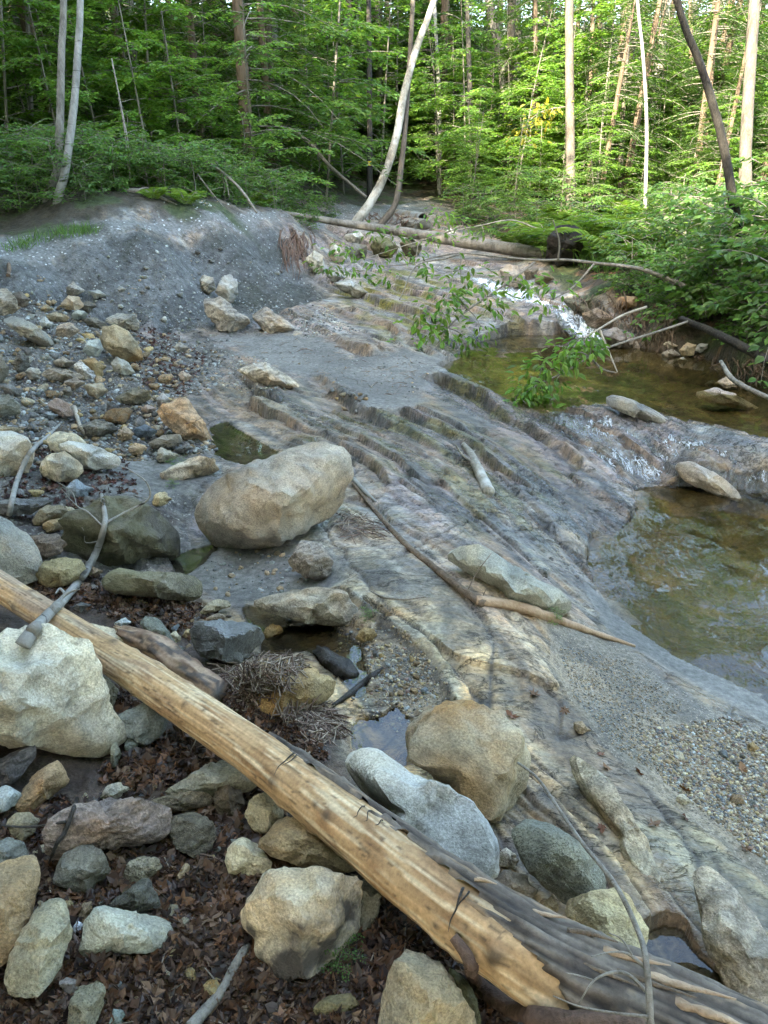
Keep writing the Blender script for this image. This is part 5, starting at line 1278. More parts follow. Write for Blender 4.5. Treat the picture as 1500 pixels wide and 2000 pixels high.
stick('mossy_fallen_trunk', [(1330,622),(1385,645),(1440,672),(1530,722)], [.025,.032,.036,.038], 'dark', 'fallen dark trunk lying along the right bank', 'log', depths=[6.9, 6.6, 6.3, 6.0], segs=14)
stick('far_fallen_trunk', [(540,414),(640,431),(700,440),(800,455),(900,472),(1000,487),(1070,497)], [.035,.05,.06,.075,.085,.09,.09], 'grey', 'fallen grey trunk spanning the stream below the drain pipe', 'log', depths=[11.8,11.9,12.0,12.0,11.6,11.1,10.5], segs=14)
blk = stick('charred_chunk', [(622,1272),(645,1295),(672,1312),(695,1325)], [.025,.038,.04,.02], 'black', 'black waterlogged wood chunk beside the puddle', 'wood', rough=.5, segs=14)
stick('wet_strip', [(650,1378),(690,1350),(725,1322),(748,1305)], [.006,.012,.012,.006], 'black', 'dark wet strip of bark lying at the puddle edge', 'bark')
# dead brush by the road
brush = [([(355,288),(425,330),(470,370),(502,416)], .025, 10.8), ([(282,330),(330,368),(372,392),(415,412)], .02, 10.6), ([(225,382),(260,373),(310,385),(370,417)], .04, 9.9), ([(345,300),(365,350),(400,400),(440,418)], .014, 10.8),
         ([(420,312),(440,350),(448,385)], .012, 10.9), ([(385,340),(410,372),(445,415)], .012, 10.6), ([(300,345),(345,360),(400,385)], .01, 10.4), ([(218,115),(235,200),(250,280),(254,352)], .010, 10.2), ([(575,255),(610,285),(645,325),(715,385)], .05, 16),
         ([(232,190),(244,260),(250,330)], .01, 10.2), ([(250,430),(270,440),(200,446)], .012, 9.6), ([(270,425),(285,432),(250,440)], .01, 9.8)]
looks = ['pale leaning dead stem', 'thin grey dead stem', 'fallen white birch stem', 'bowed thin dead stem', 'short forked dead stem', 'bent dead sapling', 'low dead stem', 'hanging bare dead top', 'long leaning dead pole', 'wispy hanging dead twig', 'small root snag', 'small pale snag']
for (p_, r_, d_), lk in zip(brush, looks):
    sb = [([p_[1], (p_[1][0] + 14, p_[1][1] + 30), (p_[1][0] + 12, p_[1][1] + 52)], [r_ * .4, r_ * .15]), ([p_[1], (p_[1][0] + 26, p_[1][1] - 6), (p_[1][0] + 44, p_[1][1] + 4)], [r_ * .35, r_ * .1])]
    stick('dead_stem', p_, [r_, r_ * .8, r_ * .6], 'birch' if r_ > .04 and d_ < 14 else 'twig', lk + ' among brush beside the dirt road', 'dead wood', depths=[d_, d_ - .2], subs=sb)
# drain pipe
pa, pb = at_depth(762, 417, 17.2), at_depth(826, 427, 15.6)
ax_ = pb - pa; Lp = np.linalg.norm(ax_); ax_ /= Lp; s_ = np.cross(ax_, [0, 0, 1]); s_ /= np.linalg.norm(s_); u_ = np.cross(s_, ax_)
PV, PF = [], []
prof = [(k / 60 * Lp, .112 + .004 * math.sin(k * 1.9)) for k in range(61)] + [(Lp + .004, .106), (Lp - .002, .098)] + [(Lp - k * .05, .098) for k in range(1, 16)]
for z_, r_ in prof:
    for a in range(28): PV.append(pa + ax_ * z_ + r_ * (math.cos(a / 28 * 6.2832) * s_ + math.sin(a / 28 * 6.2832) * u_))
for k in range(len(prof) - 1):
    for a in range(28): PF.append((k * 28 + a, k * 28 + (a + 1) % 28, (k + 1) * 28 + (a + 1) % 28, (k + 1) * 28 + a))
m, nt, out = new_mat('galvanised_pipe'); b = NB(nt); vv = b.coords('Object')
pc_ = b.ramp(b.noise(vv, 5, 4, .6), [(.4, (.33, .35, .37)), (.62, (.24, .20, .15))])
pp_ = b.bsdf(pc_, .55, b.bump(b.noise(vv, 30, 3), .2, .01)); pp_.inputs['Metallic'].default_value = .35; b.l(pp_.outputs[0], out.inputs[0])
new_thing('drain_pipe', mesh_np('drain_pipe', np.array(PV) - pa, np.array(PF), m), pa, 'grey corrugated drain pipe sticking out below the road', 'pipe')

# ------------------------------------------------------------------ foliage
def leaf_mat(name, c, tr, var=.35, gloss=.45):
    m, nt, out = new_mat(name); b = NB(nt)
    at = b.n("ShaderNodeAttribute", attribute_name='Col'); oi = b.n("ShaderNodeObjectInfo")
    k = b.math('ADD', .78, b.math('MULTIPLY', oi.outputs['Random'], .44))
    cc = b.n("ShaderNodeCombineColor"); b.l(k, cc.inputs[0]); b.l(k, cc.inputs[1]); b.l(k, cc.inputs[2])
    col = b.mix(1.0, at.outputs['Color'], cc.outputs[0], 'MULTIPLY')
    p = b.bsdf(b.mix(1.0, col, c, 'MULTIPLY'), gloss, None, .35)
    t = b.n("ShaderNodeBsdfTranslucent"); b.l(b.mix(1.0, col, tr, 'MULTIPLY'), t.inputs[0])
    mx = b.n("ShaderNodeMixShader"); mx.inputs[0].default_value = .42; b.l(p.outputs[0], mx.inputs[1]); b.l(t.outputs[0], mx.inputs[2])
    b.l(mx.outputs[0], out.inputs[0]); return m
LM = {'maple': leaf_mat('maple_leaf', (.095,.185,.036), (.20,.37,.045)), 'hemlock': leaf_mat('hemlock_needle', (.050,.10,.030), (.10,.18,.03)),
      'shrub': leaf_mat('shrub_leaf', (.075,.15,.038), (.17,.31,.05)), 'fern': leaf_mat('fern_frond', (.11,.19,.03), (.22,.34,.04)), 'yellow': leaf_mat('yellow_leaf', (.26,.26,.03), (.40,.38,.03)),
      'litter': leaf_mat('dead_leaf', (1, 1, 1), (.3, .2, .1), gloss=.35)}

def leaves(P, Dv, N, size, width=.5, rng=None, fold=.12, six=False, cols=None):
    """V, F, colours of many small leaves"""
    n = len(P); Dv = Dv / (np.linalg.norm(Dv, axis=1, keepdims=True) + 1e-9)
    S_ = np.cross(N, Dv); S_ /= np.linalg.norm(S_, axis=1, keepdims=True) + 1e-9
    N2 = np.cross(Dv, S_)
    s = size[:, None]; w = s * width * .5
    if six:
        pts = [P, P + Dv * s * .28 + S_ * w * .92 + N2 * s * fold, P + Dv * s * .62 + S_ * w * .8 + N2 * s * fold, P + Dv * s - N2 * s * .12, P + Dv * s * .62 - S_ * w * .8 + N2 * s * fold, P + Dv * s * .28 - S_ * w * .92 + N2 * s * fold]
        k = 6; tri = [(0, 2, 1), (0, 3, 2), (0, 4, 3), (0, 5, 4)]
    else:
        pts = [P, P + Dv * s * .45 + S_ * w + N2 * s * fold, P + Dv * s, P + Dv * s * .45 - S_ * w + N2 * s * fold]
        k = 4; tri = [(0, 2, 1), (0, 3, 2)]
    V = np.stack(pts, 1).reshape(-1, 3)
    F = (np.array(tri)[None] + (np.arange(n) * k)[:, None, None]).reshape(-1, 3)
    c = cols if cols is not None else np.clip(rng.normal(1, .22, (n, 1)), .5, 1.7) * np.stack([rng.uniform(.85, 1.25, n), np.ones(n), rng.uniform(.7, 1.2, n)], 1)
    return V, F, np.repeat(c, k, 0)


def spray_branch(rng, p0, az, L, rise, droop, tw_step, tw_len, leaf, lstep, acc, wood, r0, needle=False, flat=.25):
    """one limb with side twigs that carry leaves in a flat spray"""
    n = 9; t = np.linspace(0, 1, n); d = np.array([math.cos(az), math.sin(az), 0.0]); s = np.array([-d[1], d[0], 0])
    path = p0 + d * (L * t)[:, None] + np.array([0, 0, 1.0]) * (L * (rise * t - droop * t * t))[:, None] + s * (L * .08 * np.sin(t * 3 + rng.uniform(0, 6)))[:, None]
    wood.append(tube(path[::2], [r0, r0 * .6, r0 * .2], 4, 6, 0, 0, False))
    m = max(3, int(L / tw_step))
    for k in range(m):
        f = .18 + .82 * (k + rng.uniform(0, .6)) / m; f = min(f, 1.0)
        q = np.array([np.interp(f, t, path[:, i]) for i in range(3)])
        for sd in (-1, 1):
            a = az + sd * rng.uniform(.55, 1.05); tl = tw_len * (1.15 - .75 * f) * rng.uniform(.6, 1.25)
            td = np.array([math.cos(a), math.sin(a), rng.normal(-.12, .14)])
            nl = max(2, int(tl / lstep)); ff = (np.arange(nl) + rng.uniform(0, .8, nl)) / nl
            P = q + td * (tl * ff)[:, None]; P[:, 2] -= .18 * tl * ff ** 2 + rng.normal(0, .012, nl)
            sg = np.where(np.arange(nl) % 2 == 0, 1, -1) * rng.uniform(.5, 1.1, nl)
            la = a + sg * (.75 if not needle else .6)
            Dv = np.stack([np.cos(la), np.sin(la), rng.normal(-.25 if not needle else -.1, .22, nl)], 1)
            N = np.stack([rng.normal(0, flat, nl), rng.normal(0, flat, nl), np.ones(nl)], 1)
            acc.append((P, Dv, N, leaf * rng.uniform(.65, 1.2, nl)))

def make_plant(kind, seed):
    """returns trunk, limb and foliage meshes of one plant, base at the origin"""
    rng = np.random.default_rng(seed); acc, wood = [], []
    if kind == 'maple':
        H = rng.uniform(4.2, 6.5); lean = rng.normal(0, .25, 2)
        tp = [(0, 0, -.3), (lean[0] * .3, lean[1] * .3, H * .35), (lean[0] * .6, lean[1] * .6, H * .7), (lean[0], lean[1], H)]
        tr = tube(tp, [.026, .022, .016, .005], 7, 14, .1, seed)
        for k in range(int(H * 7)):
            f = rng.uniform(.10, .98); z = f * H
            spray_branch(rng, np.array([lean[0] * f, lean[1] * f, z]), rng.uniform(0, 6.28), (1.75 - 1.2 * f) * rng.uniform(.6, 1.25), rng.uniform(.1, .45), rng.uniform(.2, .5), .125, .44, .118, .050, acc, wood, .010)
        mat, wd, six = 'maple', .62, False
    elif kind == 'hemlock':
        H = rng.uniform(7.5, 9.5); tr = tube([(0, 0, -.3), (.05, 0, H * .5), (0, .05, H)], [.11, .075, .01], 9, 14, .08, seed)
        for k in range(78):
            f = (k + rng.uniform()) / 78; z = .25 + f * (H - .4)
            spray_branch(rng, np.array([0, 0, z]), rng.uniform(0, 6.28), (2.5 * (1 - f) + .35) * rng.uniform(.55, 1.1), rng.uniform(-.02, .2), rng.uniform(.25, .55), .17, .50, .13, .05, acc, wood, .014, True, .2)
        mat, wd, six = 'hemlock', .26, False
    elif kind == 'shrub':
        H = rng.uniform(.7, 1.2); tr = tube([(0, 0, -.1), (.02, 0, H * .4), (.0, .05, H * .8)], [.012, .009, .003], 5, 8, 0, seed)
        for k in range(22):
            f = rng.uniform(.05, 1); spray_branch(rng, np.array([rng.normal(0, .12), rng.normal(0, .12), H * f * .8]), rng.uniform(0, 6.28), rng.uniform(.3, .65), rng.uniform(.1, .7), rng.uniform(.2, .5), .10, .2, .075, .045, acc, wood, .005)
        mat, wd, six = 'shrub', .6, False
    elif kind == 'fern':
        tr = tube([(0, 0, -.03), (0, 0, .05)], [.02, .012], 5, 3, 0, seed)
        for k in range(11):
            az = k / 11 * 6.28 + rng.normal(0, .2); L = rng.uniform(.4, .65); t = np.linspace(.1, 1, 16)
            d = np.array([math.cos(az), math.sin(az), 0]); sp = np.array([-d[1], d[0], 0])
            P = d * (L * .85 * t)[:, None] + np.array([0, 0, 1]) * (L * (1.15 * t - .75 * t * t))[:, None]
            wood.append(tube(P[::5], [.004, .002], 3, 5, 0, 0, False))
            for sd in (-1, 1):
                acc.append((P, sd * sp * 1.0 + d * .35 + np.array([0, 0, -.15]) + rng.normal(0, .05, P.shape), np.tile([0, 0, 1.0], (16, 1)) + rng.normal(0, .12, P.shape), .17 * np.sin(np.pi * (t * .85 + .1)) * np.ones(16) + .02))
        mat, wd, six = 'fern', .17, False
    elif kind == 'crown':       # high canopy of a tall tree, crown base at the origin
        tr = None; H = rng.uniform(7, 9)
        for k in range(34):
            f = rng.uniform(0, 1); rr = (2.9 * math.sin(math.pi * (.15 + .8 * f))) * math.sqrt(rng.uniform(.1, 1)); a = rng.uniform(0, 6.28)
            c = np.array([rr * math.cos(a), rr * math.sin(a), H * f]); wood.append(tube([(0, 0, H * f * .8), tuple(c * np.array([.6, .6, 1])), tuple(c)], [.05, .03, .01], 4, 6, 0, 0, False))
            nl = 75; P = c + rng.normal(0, .55, (nl, 3)) * np.array([1.2, 1.2, .5])
            acc.append((P, rng.normal(size=(nl, 3)), rng.normal(0, .5, (nl, 3)) + np.array([0, 0, 1]), rng.uniform(.16, .30, nl)))
        mat, wd, six = 'maple', .75, False
    P = np.concatenate([a[0] for a in acc]); Dv = np.concatenate([a[1] for a in acc]); N = np.concatenate([a[2] for a in acc]); s = np.concatenate([a[3] for a in acc])
    V, F, c = leaves(P, Dv, N, s, wd, rng, .10, six)
    fol = mesh_np('foliage', V, F, LM[mat], False, c)
    lim = None
    if wood:
        V, F = join_tubes(wood); lim = faces_mesh('limbs', V, F, BM['grey' if kind != 'fern' else 'twig'])
    trm = faces_mesh('trunk', tr[0], tr[1], BM['grey' if kind != 'hemlock' else 'brown']) if tr else None
    return trm, lim, fol

PROTO = {'maple': [make_plant('maple', 60 + i) for i in range(6)], 'hemlock': [make_plant('hemlock', 80 + i) for i in range(4)], 'shrub': [make_plant('shrub', 90 + i) for i in range(4)],
         'fern': [make_plant('fern', 100 + i) for i in range(3)], 'crown': [make_plant('crown', 110 + i) for i in range(4)]}
PN = {'maple': ('trunk', 'branches', 'crown'), 'hemlock': ('trunk', 'branches', 'crown'), 'shrub': ('stem', 'twigs', 'leaves'), 'fern': ('rootstock', 'stalks', 'fronds')}
def plant(kind, i, loc, rz, sc, name, label, cat, group, tilt=(0, 0)):
    e = empty(name, loc, label, cat, group); e.rotation_euler = (tilt[0], tilt[1], rz); e.scale = (sc, sc, sc)
    for nm, me in zip(PN[kind], PROTO[kind][i % len(PROTO[kind])]):
        o = bpy.data.objects.new(nm, me); COL.objects.link(o); o.parent = e
        if nm in ('branches', 'crown', 'twigs', 'leaves', 'stalks', 'fronds'): o['kind'] = 'stuff'
    return e

# ---- big trunks seen one by one
def trunk_tree(px, wpx, mat, label, name='tree', depth=None, crown=True, H=15.0, seed=0, limbs=4, top=.4):
    P0 = hitg(*px[0]); d = depth or min(float((P0 - CAM) @ FWD), 34.0)
    Wp = [at_depth(u, v, d) for u, v in px]
    base = Wp[0].copy(); base[2] = gh(base[0], base[1]) if depth is None else base[2]
    Wp[0] = base
    Wp = [base - np.array([0, 0, .3])] + Wp
    dr = unit(Wp[-1] - Wp[-2]); z = Wp[-1][2]; q = Wp[-1].copy()
    while q[2] < base[2] + H:
        dr = unit(dr * .8 + np.array([0, 0, .2])); q = q + dr * 2.0; Wp.append(q.copy())
    r = .5 * wpx * d / FPX
    Wp = np.array(Wp); Lc = np.linspace(1, top, len(Wp))
    rad = r * Lc; rad[0] *= 1.35; rad[1] *= 1.12
    V, F = tube(Wp, rad, 16, 70, .07, seed + 3)
    e = empty(name, base, label, 'tree'); TMARK.append((base[0], base[1], short(label)))
    part('trunk', faces_mesh('trunk', V - base, F, BM[mat]), e, base)
    rng = np.random.default_rng(seed)
    if crown:
        k = int(rng.integers(4)); trm, lim, fol = PROTO['crown'][k]; tp = Wp[-1]
        off = Vector(tp - base) - Vector((0, 0, 6.0))
        for nm, me in (('branches', lim), ('crown', fol)):
            o = bpy.data.objects.new(nm, me); COL.objects.link(o); o['kind'] = 'stuff'; o.parent = e; o.location = off; o.rotation_euler = (0, 0, rng.uniform(0, 6.28)); o.scale = (1.15,) * 3
    return e, Wp
TMARK = []
TRUNKS = [
 ([(113,392),(128,330),(145,200),(152,100),(157,0)], 17, 'birch', 'white birch trunk rising from the left bank beside a grey trunk'),
 ([(92,390),(112,330),(118,200),(120,100),(124,0)], 17, 'grey', 'curved grey trunk twinned with the white birch'),
 ([(62,330),(60,200),(52,0)], 10, 'grey', 'slim grey trunk behind the white birch pair'),
 ([(268,345),(266,180),(255,0)], 12, 'grey', 'straight grey trunk behind the dead brush'),
 ([(418,290),(432,150),(465,0)], 9, 'birch', 'slim pale trunk leaning right in the dark wood'),
 ([(497,300),(490,150),(480,0)], 17, 'brown', 'stout red-brown conifer trunk in the dark wood'),
 ([(582,330),(585,150),(590,0)], 15, 'dark', 'dark straight trunk right of the red-brown conifer'),
 ([(552,330),(560,200),(572,0)], 8, 'grey', 'slim grey trunk left of the dark straight trunk'),
 ([(612,320),(620,160),(632,0)], 9, 'grey', 'slim grey trunk near the leaning white birch'),
 ([(642,352),(660,250),(680,130),(703,10)], 8, 'birch', 'slender leaning white birch above the road'),
 ([(722,400),(722,200),(720,0)], 12, 'dark', 'dark trunk bearing the yellow marker'),
 ([(695,436),(722,398),(752,340),(775,262),(790,180),(815,90),(848,0)], 19, 'mottled', 'mottled pale trunk curving out over the stream end of the road'),
 ([(742,442),(772,398),(784,320),(792,240),(800,120)], 13, 'tan', 'brown trunk twinned with the mottled curving trunk'),
 ([(858,380),(858,200),(848,0)], 9, 'birch', 'thin white trunk right of the mottled curving trunk'),
 ([(918,398),(918,200),(912,0)], 11, 'tan', 'pale straight trunk among sunlit leaves'),
 ([(996,392),(992,250),(980,120),(955,0)], 22, 'grey', 'big grey trunk of the close pair, bending left above'),
 ([(1013,394),(1012,200),(1010,0)], 16, 'grey', 'straight grey trunk of the close pair'),
 ([(1115,432),(1113,220),(1112,0)], 19, 'tan', 'sunlit straight pale tan trunk above the ferns'),
 ([(1211,420),(1215,250),(1232,0)], 10, 'tan', 'thin pale trunk between the tan trunk and white sapling'),
 ([(1258,448),(1263,250),(1255,100),(1245,0)], 7, 'birch', 'thin white sapling trunk right of the sunlit tan trunk'),
 ([(1455,448),(1456,300),(1464,150),(1474,0)], 25, 'tan', 'thick pale trunk behind the black leaning tree'),
 ([(1150,400),(1152,200),(1160,0)], 8, 'brown', 'thin brown trunk in the shade of the hemlocks'),
 ([(1355,390),(1352,200),(1348,0)], 9, 'brown', 'thin brown trunk behind the black leaning tree'),
]
for i, (p_, w_, m_, lb) in enumerate(TRUNKS):
    trunk_tree(p_, w_, m_, lb, 'birch_tree' if m_ == 'birch' else 'tree', seed=200 + i, crown=p_[0][0] < 560, H=(14 + (i * 7 % 5)) if p_[0][0] < 650 else (13 if p_[0][0] < 900 else 21))
black_tree, bt = trunk_tree([(1452,545),(1446,470),(1430,380),(1410,270),(1385,180),(1362,110),(1322,0)], 21, 'dark', 'black wet trunk leaning left over the right bank', seed=240, H=9, depth=7.6, crown=False)
# yellow marker on the dark trunk
tm = [o for o in COL.objects if o.get('label') == 'dark trunk bearing the yellow marker'][0]
td = float((np.array(tm.location) - CAM) @ FWD); mp = at_depth(722, 319, td - .5 * 14 * td / FPX - .02); ms = 3.6 * td / FPX
bm = bmesh.new(); bmesh.ops.create_cube(bm, size=1); bmesh.ops.scale(bm, vec=(2 * ms, .01, 2.2 * ms), verts=bm.verts); bmesh.ops.bevel(bm, geom=bm.edges[:], offset=.002, segments=1)
me = bpy.data.meshes.new('trail_marker'); bm.to_mesh(me); bm.free()
m, nt, out = new_mat('yellow_plastic'); b = NB(nt); p = b.bsdf(b.ramp(b.noise(b.coords('Object'), 9, 3), [(.4, (.62, .42, .02)), (.7, (.75, .56, .06))]), .5); b.l(p.outputs[0], out.inputs[0]); me.materials.append(m)
new_thing('trail_marker', me, mp, 'small square yellow marker fixed to a dark trunk', 'marker')

# ---- understory, placed on the forest floor
frng = np.random.default_rng(77)
WFo = WT['forest']
def in_forest(x, y): return grid_at(WFo, x, y) > .96
def near_pix(x, y):
    p = np.array([x, y, gh(x, y)]) - CAM; d = p @ FWD
    return 750 + FPX * (p @ RGT) / d, 1000 - FPX * (p @ UPV) / d, d
def scatter(kind, n, ur, dr, smin, smax, name, label, cat, group, minsep, taken, vr=None, tilt=.06, power=1.0):
    made = tries = 0
    while made < n and tries < n * 60:
        tries += 1
        d = dr[0] + (dr[1] - dr[0]) * frng.uniform() ** power; u = frng.uniform(*ur)
        x = (u - 750) / FPX * d; y = d * math.cos(PITCH) * 1.0
        y = d / math.cos(PITCH) * 1.0 if False else d * 1.06
        if not in_forest(x, y): continue
        if any((x - a) ** 2 + (y - b_) ** 2 < minsep ** 2 for a, b_ in taken): continue
        taken.append((x, y)); made += 1
        plant(kind, int(frng.integers(9)), (x, y, gh(x, y) - .03), frng.uniform(0, 6.28), (sz := frng.uniform(smin, smax)), name, f"{'tall' if sz > .5 * (smin + smax) else 'short'} {label} nearest the {nearest(x, y, TMARK)}", cat, f'{label} nearest the {nearest(x, y, TMARK)}', (frng.normal(0, tilt), frng.normal(0, tilt)))
tk = []
scatter('hemlock', 22, (-150, 640), (14, 24), .8, 1.25, 'hemlock_tree', 'dark feathery hemlock', 'tree', 'hemlocks behind the road', 1.5, tk)
scatter('hemlock', 12, (1130, 1640), (14.5, 18), .45, .8, 'hemlock_tree', 'young sunlit hemlock', 'tree', 'x', 1.2, tk)
scatter('hemlock', 30, (960, 1640), (18, 30), .7, 1.2, 'hemlock_tree', 'sunlit feathery hemlock', 'tree', 'hemlocks across the stream', 1.5, tk)
scatter('hemlock', 34, (-200, 1650), (26, 46), 1.0, 1.5, 'hemlock_tree', 'distant dim hemlock', 'tree', 'distant hemlocks', 1.6, tk)
tm_ = []
scatter('maple', 20, (-140, 560), (12.0, 16), .6, .95, 'maple_sapling', 'leafy roadside maple sapling', 'sapling', 'saplings beside the road', .6, tm_)
scatter('maple', 22, (-150, 700), (15, 24), .8, 1.2, 'young_maple', 'shaded young maple', 'tree', 'young maples behind the road', 1.2, tm_)
scatter('maple', 18, (850, 1060), (20, 28), .6, 1.1, 'young_maple', 'sunlit young maple beyond the pipe', 'tree', 'young maples beyond the pipe', .8, tm_)
scatter('maple', 26, (860, 1620), (13.5, 18), .3, .55, 'maple_sapling', 'small sunlit maple sapling across the stream', 'sapling', 'x', .7, tm_)
scatter('maple', 60, (980, 1620), (17, 27), .6, 1.0, 'young_maple', 'sunlit young maple across the stream', 'tree', 'young maples across the stream', .55, tm_)
scatter('maple', 40, (-200, 1650), (24, 44), 1.0, 1.5, 'young_maple', 'distant dim maple', 'tree', 'distant maples', 1.3, tm_)
scatter('hemlock', 26, (560, 900), (25, 42), 1.0, 1.5, 'hemlock_tree', 'far hemlock beyond the road end', 'tree', 'distant hemlocks beyond the road', 1.0, tk)
scatter('maple', 26, (560, 900), (24, 40), 1.0, 1.6, 'young_maple', 'far maple beyond the road end', 'tree', 'distant maples beyond the road', .9, tm_)
ts = []
scatter('shrub', 80, (-150, 620), (10.2, 14), .5, 1.0, 'woodland_shrub', 'leafy roadside shrub', 'shrub', 'shrubs along the shaded road edge', .32, ts)
scatter('shrub', 40, (840, 1560), (11, 19), .5, .95, 'woodland_shrub', 'sunlit low shrub across the stream', 'shrub', 'low shrubs across the stream', .4, ts)
scatter('shrub', 26, (-150, 240), (9.5, 11), .45, .9, 'woodland_shrub', 'leafy trackside shrub', 'shrub', 'x', .28, ts)
scatter('fern', 40, (1000, 1330), (9.0, 15), .9, 1.6, 'fern', 'bright green streamside fern', 'fern', 'ferns above the cascade', .28, ts)
scatter('fern', 16, (-150, 600), (9.6, 13), .5, .8, 'fern', 'shaded roadside fern', 'fern', 'ferns behind the road', .3, ts)
# distant tall trunks that fill the depth of the wood
tks = []
for i in range(60):
    d = 18 + 34 * frng.uniform() ** 1.1; u = frng.uniform(-200, 1700); x = (u - 750) / FPX * d; y = d * 1.06
    if not in_forest(x, y) or any((x - a) ** 2 + (y - b_) ** 2 < .7 for a, b_ in tks): continue
    tks.append((x, y)); z0 = gh(x, y); H = frng.uniform(12, 18) if u < 900 else frng.uniform(19, 24); ln = frng.normal(0, .6, 2); r = frng.uniform(.05, .15)
    mt = (['grey', 'brown', 'birch', 'dark', 'grey', 'tan'] if u < 850 else ['grey', 'birch', 'mottled', 'grey', 'tan', 'mottled'])[int(frng.integers(6))]
    V, F = tube([(0, 0, -.3), (ln[0] * .2, ln[1] * .2, H * .3), (ln[0] * .5, ln[1] * .5, H * .65), (ln[0], ln[1], H)], [r * 1.15, r, r * .75, r * .35], 9, 16, .07, i)
    kd = {'grey': 'grey', 'brown': 'brown', 'birch': 'white birch', 'dark': 'dark', 'tan': 'tan', 'mottled': 'mottled'}[mt]; side = 'behind the road' if u < 800 else 'across the stream'
    e = empty('forest_tree', (x, y, z0), f'tall {kd} trunk deep in the wood near the {nearest(x, y, TMARK)}', 'tree', f'tall {kd} trunks near the {nearest(x, y, TMARK)}')
    part('trunk', faces_mesh('trunk', V, F, BM[mt]), e, None)
    trm, lim, fol = PROTO['crown'][i % 4]
    if abs(x) < 4.5 or (u > 850 and i % 3): continue
    for nm, me in (('branches', lim), ('crown', fol)):
        o = bpy.data.objects.new(nm, me); COL.objects.link(o); o['kind'] = 'stuff'; o.parent = e; o.location = (ln[0] * .7, ln[1] * .7, H - 7.5); o.rotation_euler = (0, 0, frng.uniform(0, 6.28)); o.scale = (1.1,) * 3
# ---- the wood goes on out of frame to the left and behind, and shades the near ground
SH = [(0,-8,14),(3.5,-10,14),(-6,-3,15),(-8,1,16),(-7,5,13),(-9,-7,17),(-11,-2,17),(-12,3,17),(-11,8,15),(-5,-7,14),(-14,6,18),(-8,-11,17),(-14,-6,18),(-16,0,18),(-13,11,17),(-3,-10,15),(-17,9,18),(-12,-12,18),(-19,4,19),(-16,14,18),(-6,-14,17),(-19,-8,19),(1,-12,15),(-10,12.5,13)]
def shade_h(x, y): return float(np.clip(-x - 3, 0, 40) * .14)
for i, (x, y, H) in enumerate(SH):
    r = .12 + .02 * (i % 4); z0 = shade_h(x, y)
    V, F = tube([(0, 0, -1.5), (.1, 0, H * .5), (.2, .1, H)], [r * 1.2, r, r * .4], 10, 14, .07, 300 + i)
    e = empty('forest_tree', (x, y, z0), 'tall leafy tree in the wood left of the stream', 'tree', 'tall trees left of the stream')
    part('trunk', faces_mesh('trunk', V, F, BM['grey']), e, None)
    for q in range(2):
        trm, lim, fol = PROTO['crown'][(i + q) % 4]
        for nm, me in (('branches', lim), ('crown', fol)):
            o = bpy.data.objects.new(nm, me); COL.objects.link(o); o['kind'] = 'stuff'; o.parent = e; o.location = (.2, 0, H - 7.5 - 4.5 * q); o.rotation_euler = (0, 0, i * 1.3 + q); o.scale = (1.3, 1.3, 1.0)

# the same wood, unseen behind and right of the viewpoint, added to block low sky
WR = [(9,-3),(11,1),(12,5),(13,-6),(8,-8),(5,-7),(2,-6),(-2,-6),(14,3),(16,8),(10,-11),(4,-11),(-3,-11),(17,-2),(6,-13),(15,11),(-6,-5),(-8,-3),(-9,0),(-9,3.5),(-10,6.5),(12,-12),(0,-14),(-7,-9),(18,5),(20,10),(8.5,2.5),(-6.5,2.2),(19,-7),(-12,-4)]
for i, (x, y) in enumerate(WR):
    kd = 'hemlock' if i % 3 else 'maple'; z0 = shade_h(x, y) if x < 0 else float(np.clip(x - 5, 0, 30)) * .08
    plant(kd, i, (x, y, z0 - .4), i * 1.9, 1.35 + .12 * (i % 4), kd + '_tree', f'full {kd} tree in the wood around the clearing', 'tree', f'{kd} trees around the clearing')
    if x > 0 and i % 2 == 0:
        H = 14 + i % 4; e = empty('forest_tree', (x + 1, y - .5, z0 - .3), 'tall leafy tree in the wood right of the stream', 'tree', 'tall trees right of the stream')
        V, F = tube([(0, 0, -1), (.1, 0, H * .5), (.2, .1, H)], [.16, .13, .05], 10, 14, .07, 400 + i)
        part('trunk', faces_mesh('trunk', V, F, BM['grey']), e, None)
        trm, lim, fol = PROTO['crown'][i % 4]
        for nm, me in (('branches', lim), ('crown', fol)):
            o = bpy.data.objects.new(nm, me); COL.objects.link(o); o['kind'] = 'stuff'; o.parent = e; o.location = (.2, 0, H - 8); o.scale = (1.3, 1.3, 1.1)

# ------------------------------------------------------------------ leafy bushes of the right bank
def make_bush(seed):
    rng = np.random.default_rng(seed); acc, wood = [], []; H = rng.uniform(.9, 1.3)
    tr = tube([(0, 0, -.15), (.03, 0, H * .4), (0, .05, H * .8)], [.014, .01, .004], 6, 8, .1, seed)
    for k in range(44):
        f = rng.uniform(.0, 1); az = rng.uniform(0, 6.28)
        spray_branch(rng, np.array([.18 * f * math.cos(az), .18 * f * math.sin(az), H * f * .85]), az + rng.normal(0, .4), rng.uniform(.3, .75) * (1.15 - .5 * f), rng.uniform(.1, .8), rng.uniform(.3, .8), .11, .2, .085, .055, acc, wood, .006, False, .45)
    P, Dv, N, s = [np.concatenate([a[i] for a in acc]) for i in range(4)]
    V, F, c = leaves(P, Dv, N, s, .72, rng, .10, True)
    VV, FF = join_tubes(wood)
    return faces_mesh('stem', tr[0], tr[1], BM['twig']), faces_mesh('twigs', VV, FF, BM['twig']), mesh_np('leaves', V, F, LM['shrub'], False, c)
PROTO['bush'] = [make_bush(130 + i) for i in range(4)]; PN['bush'] = ('stem', 'twigs', 'leaves')
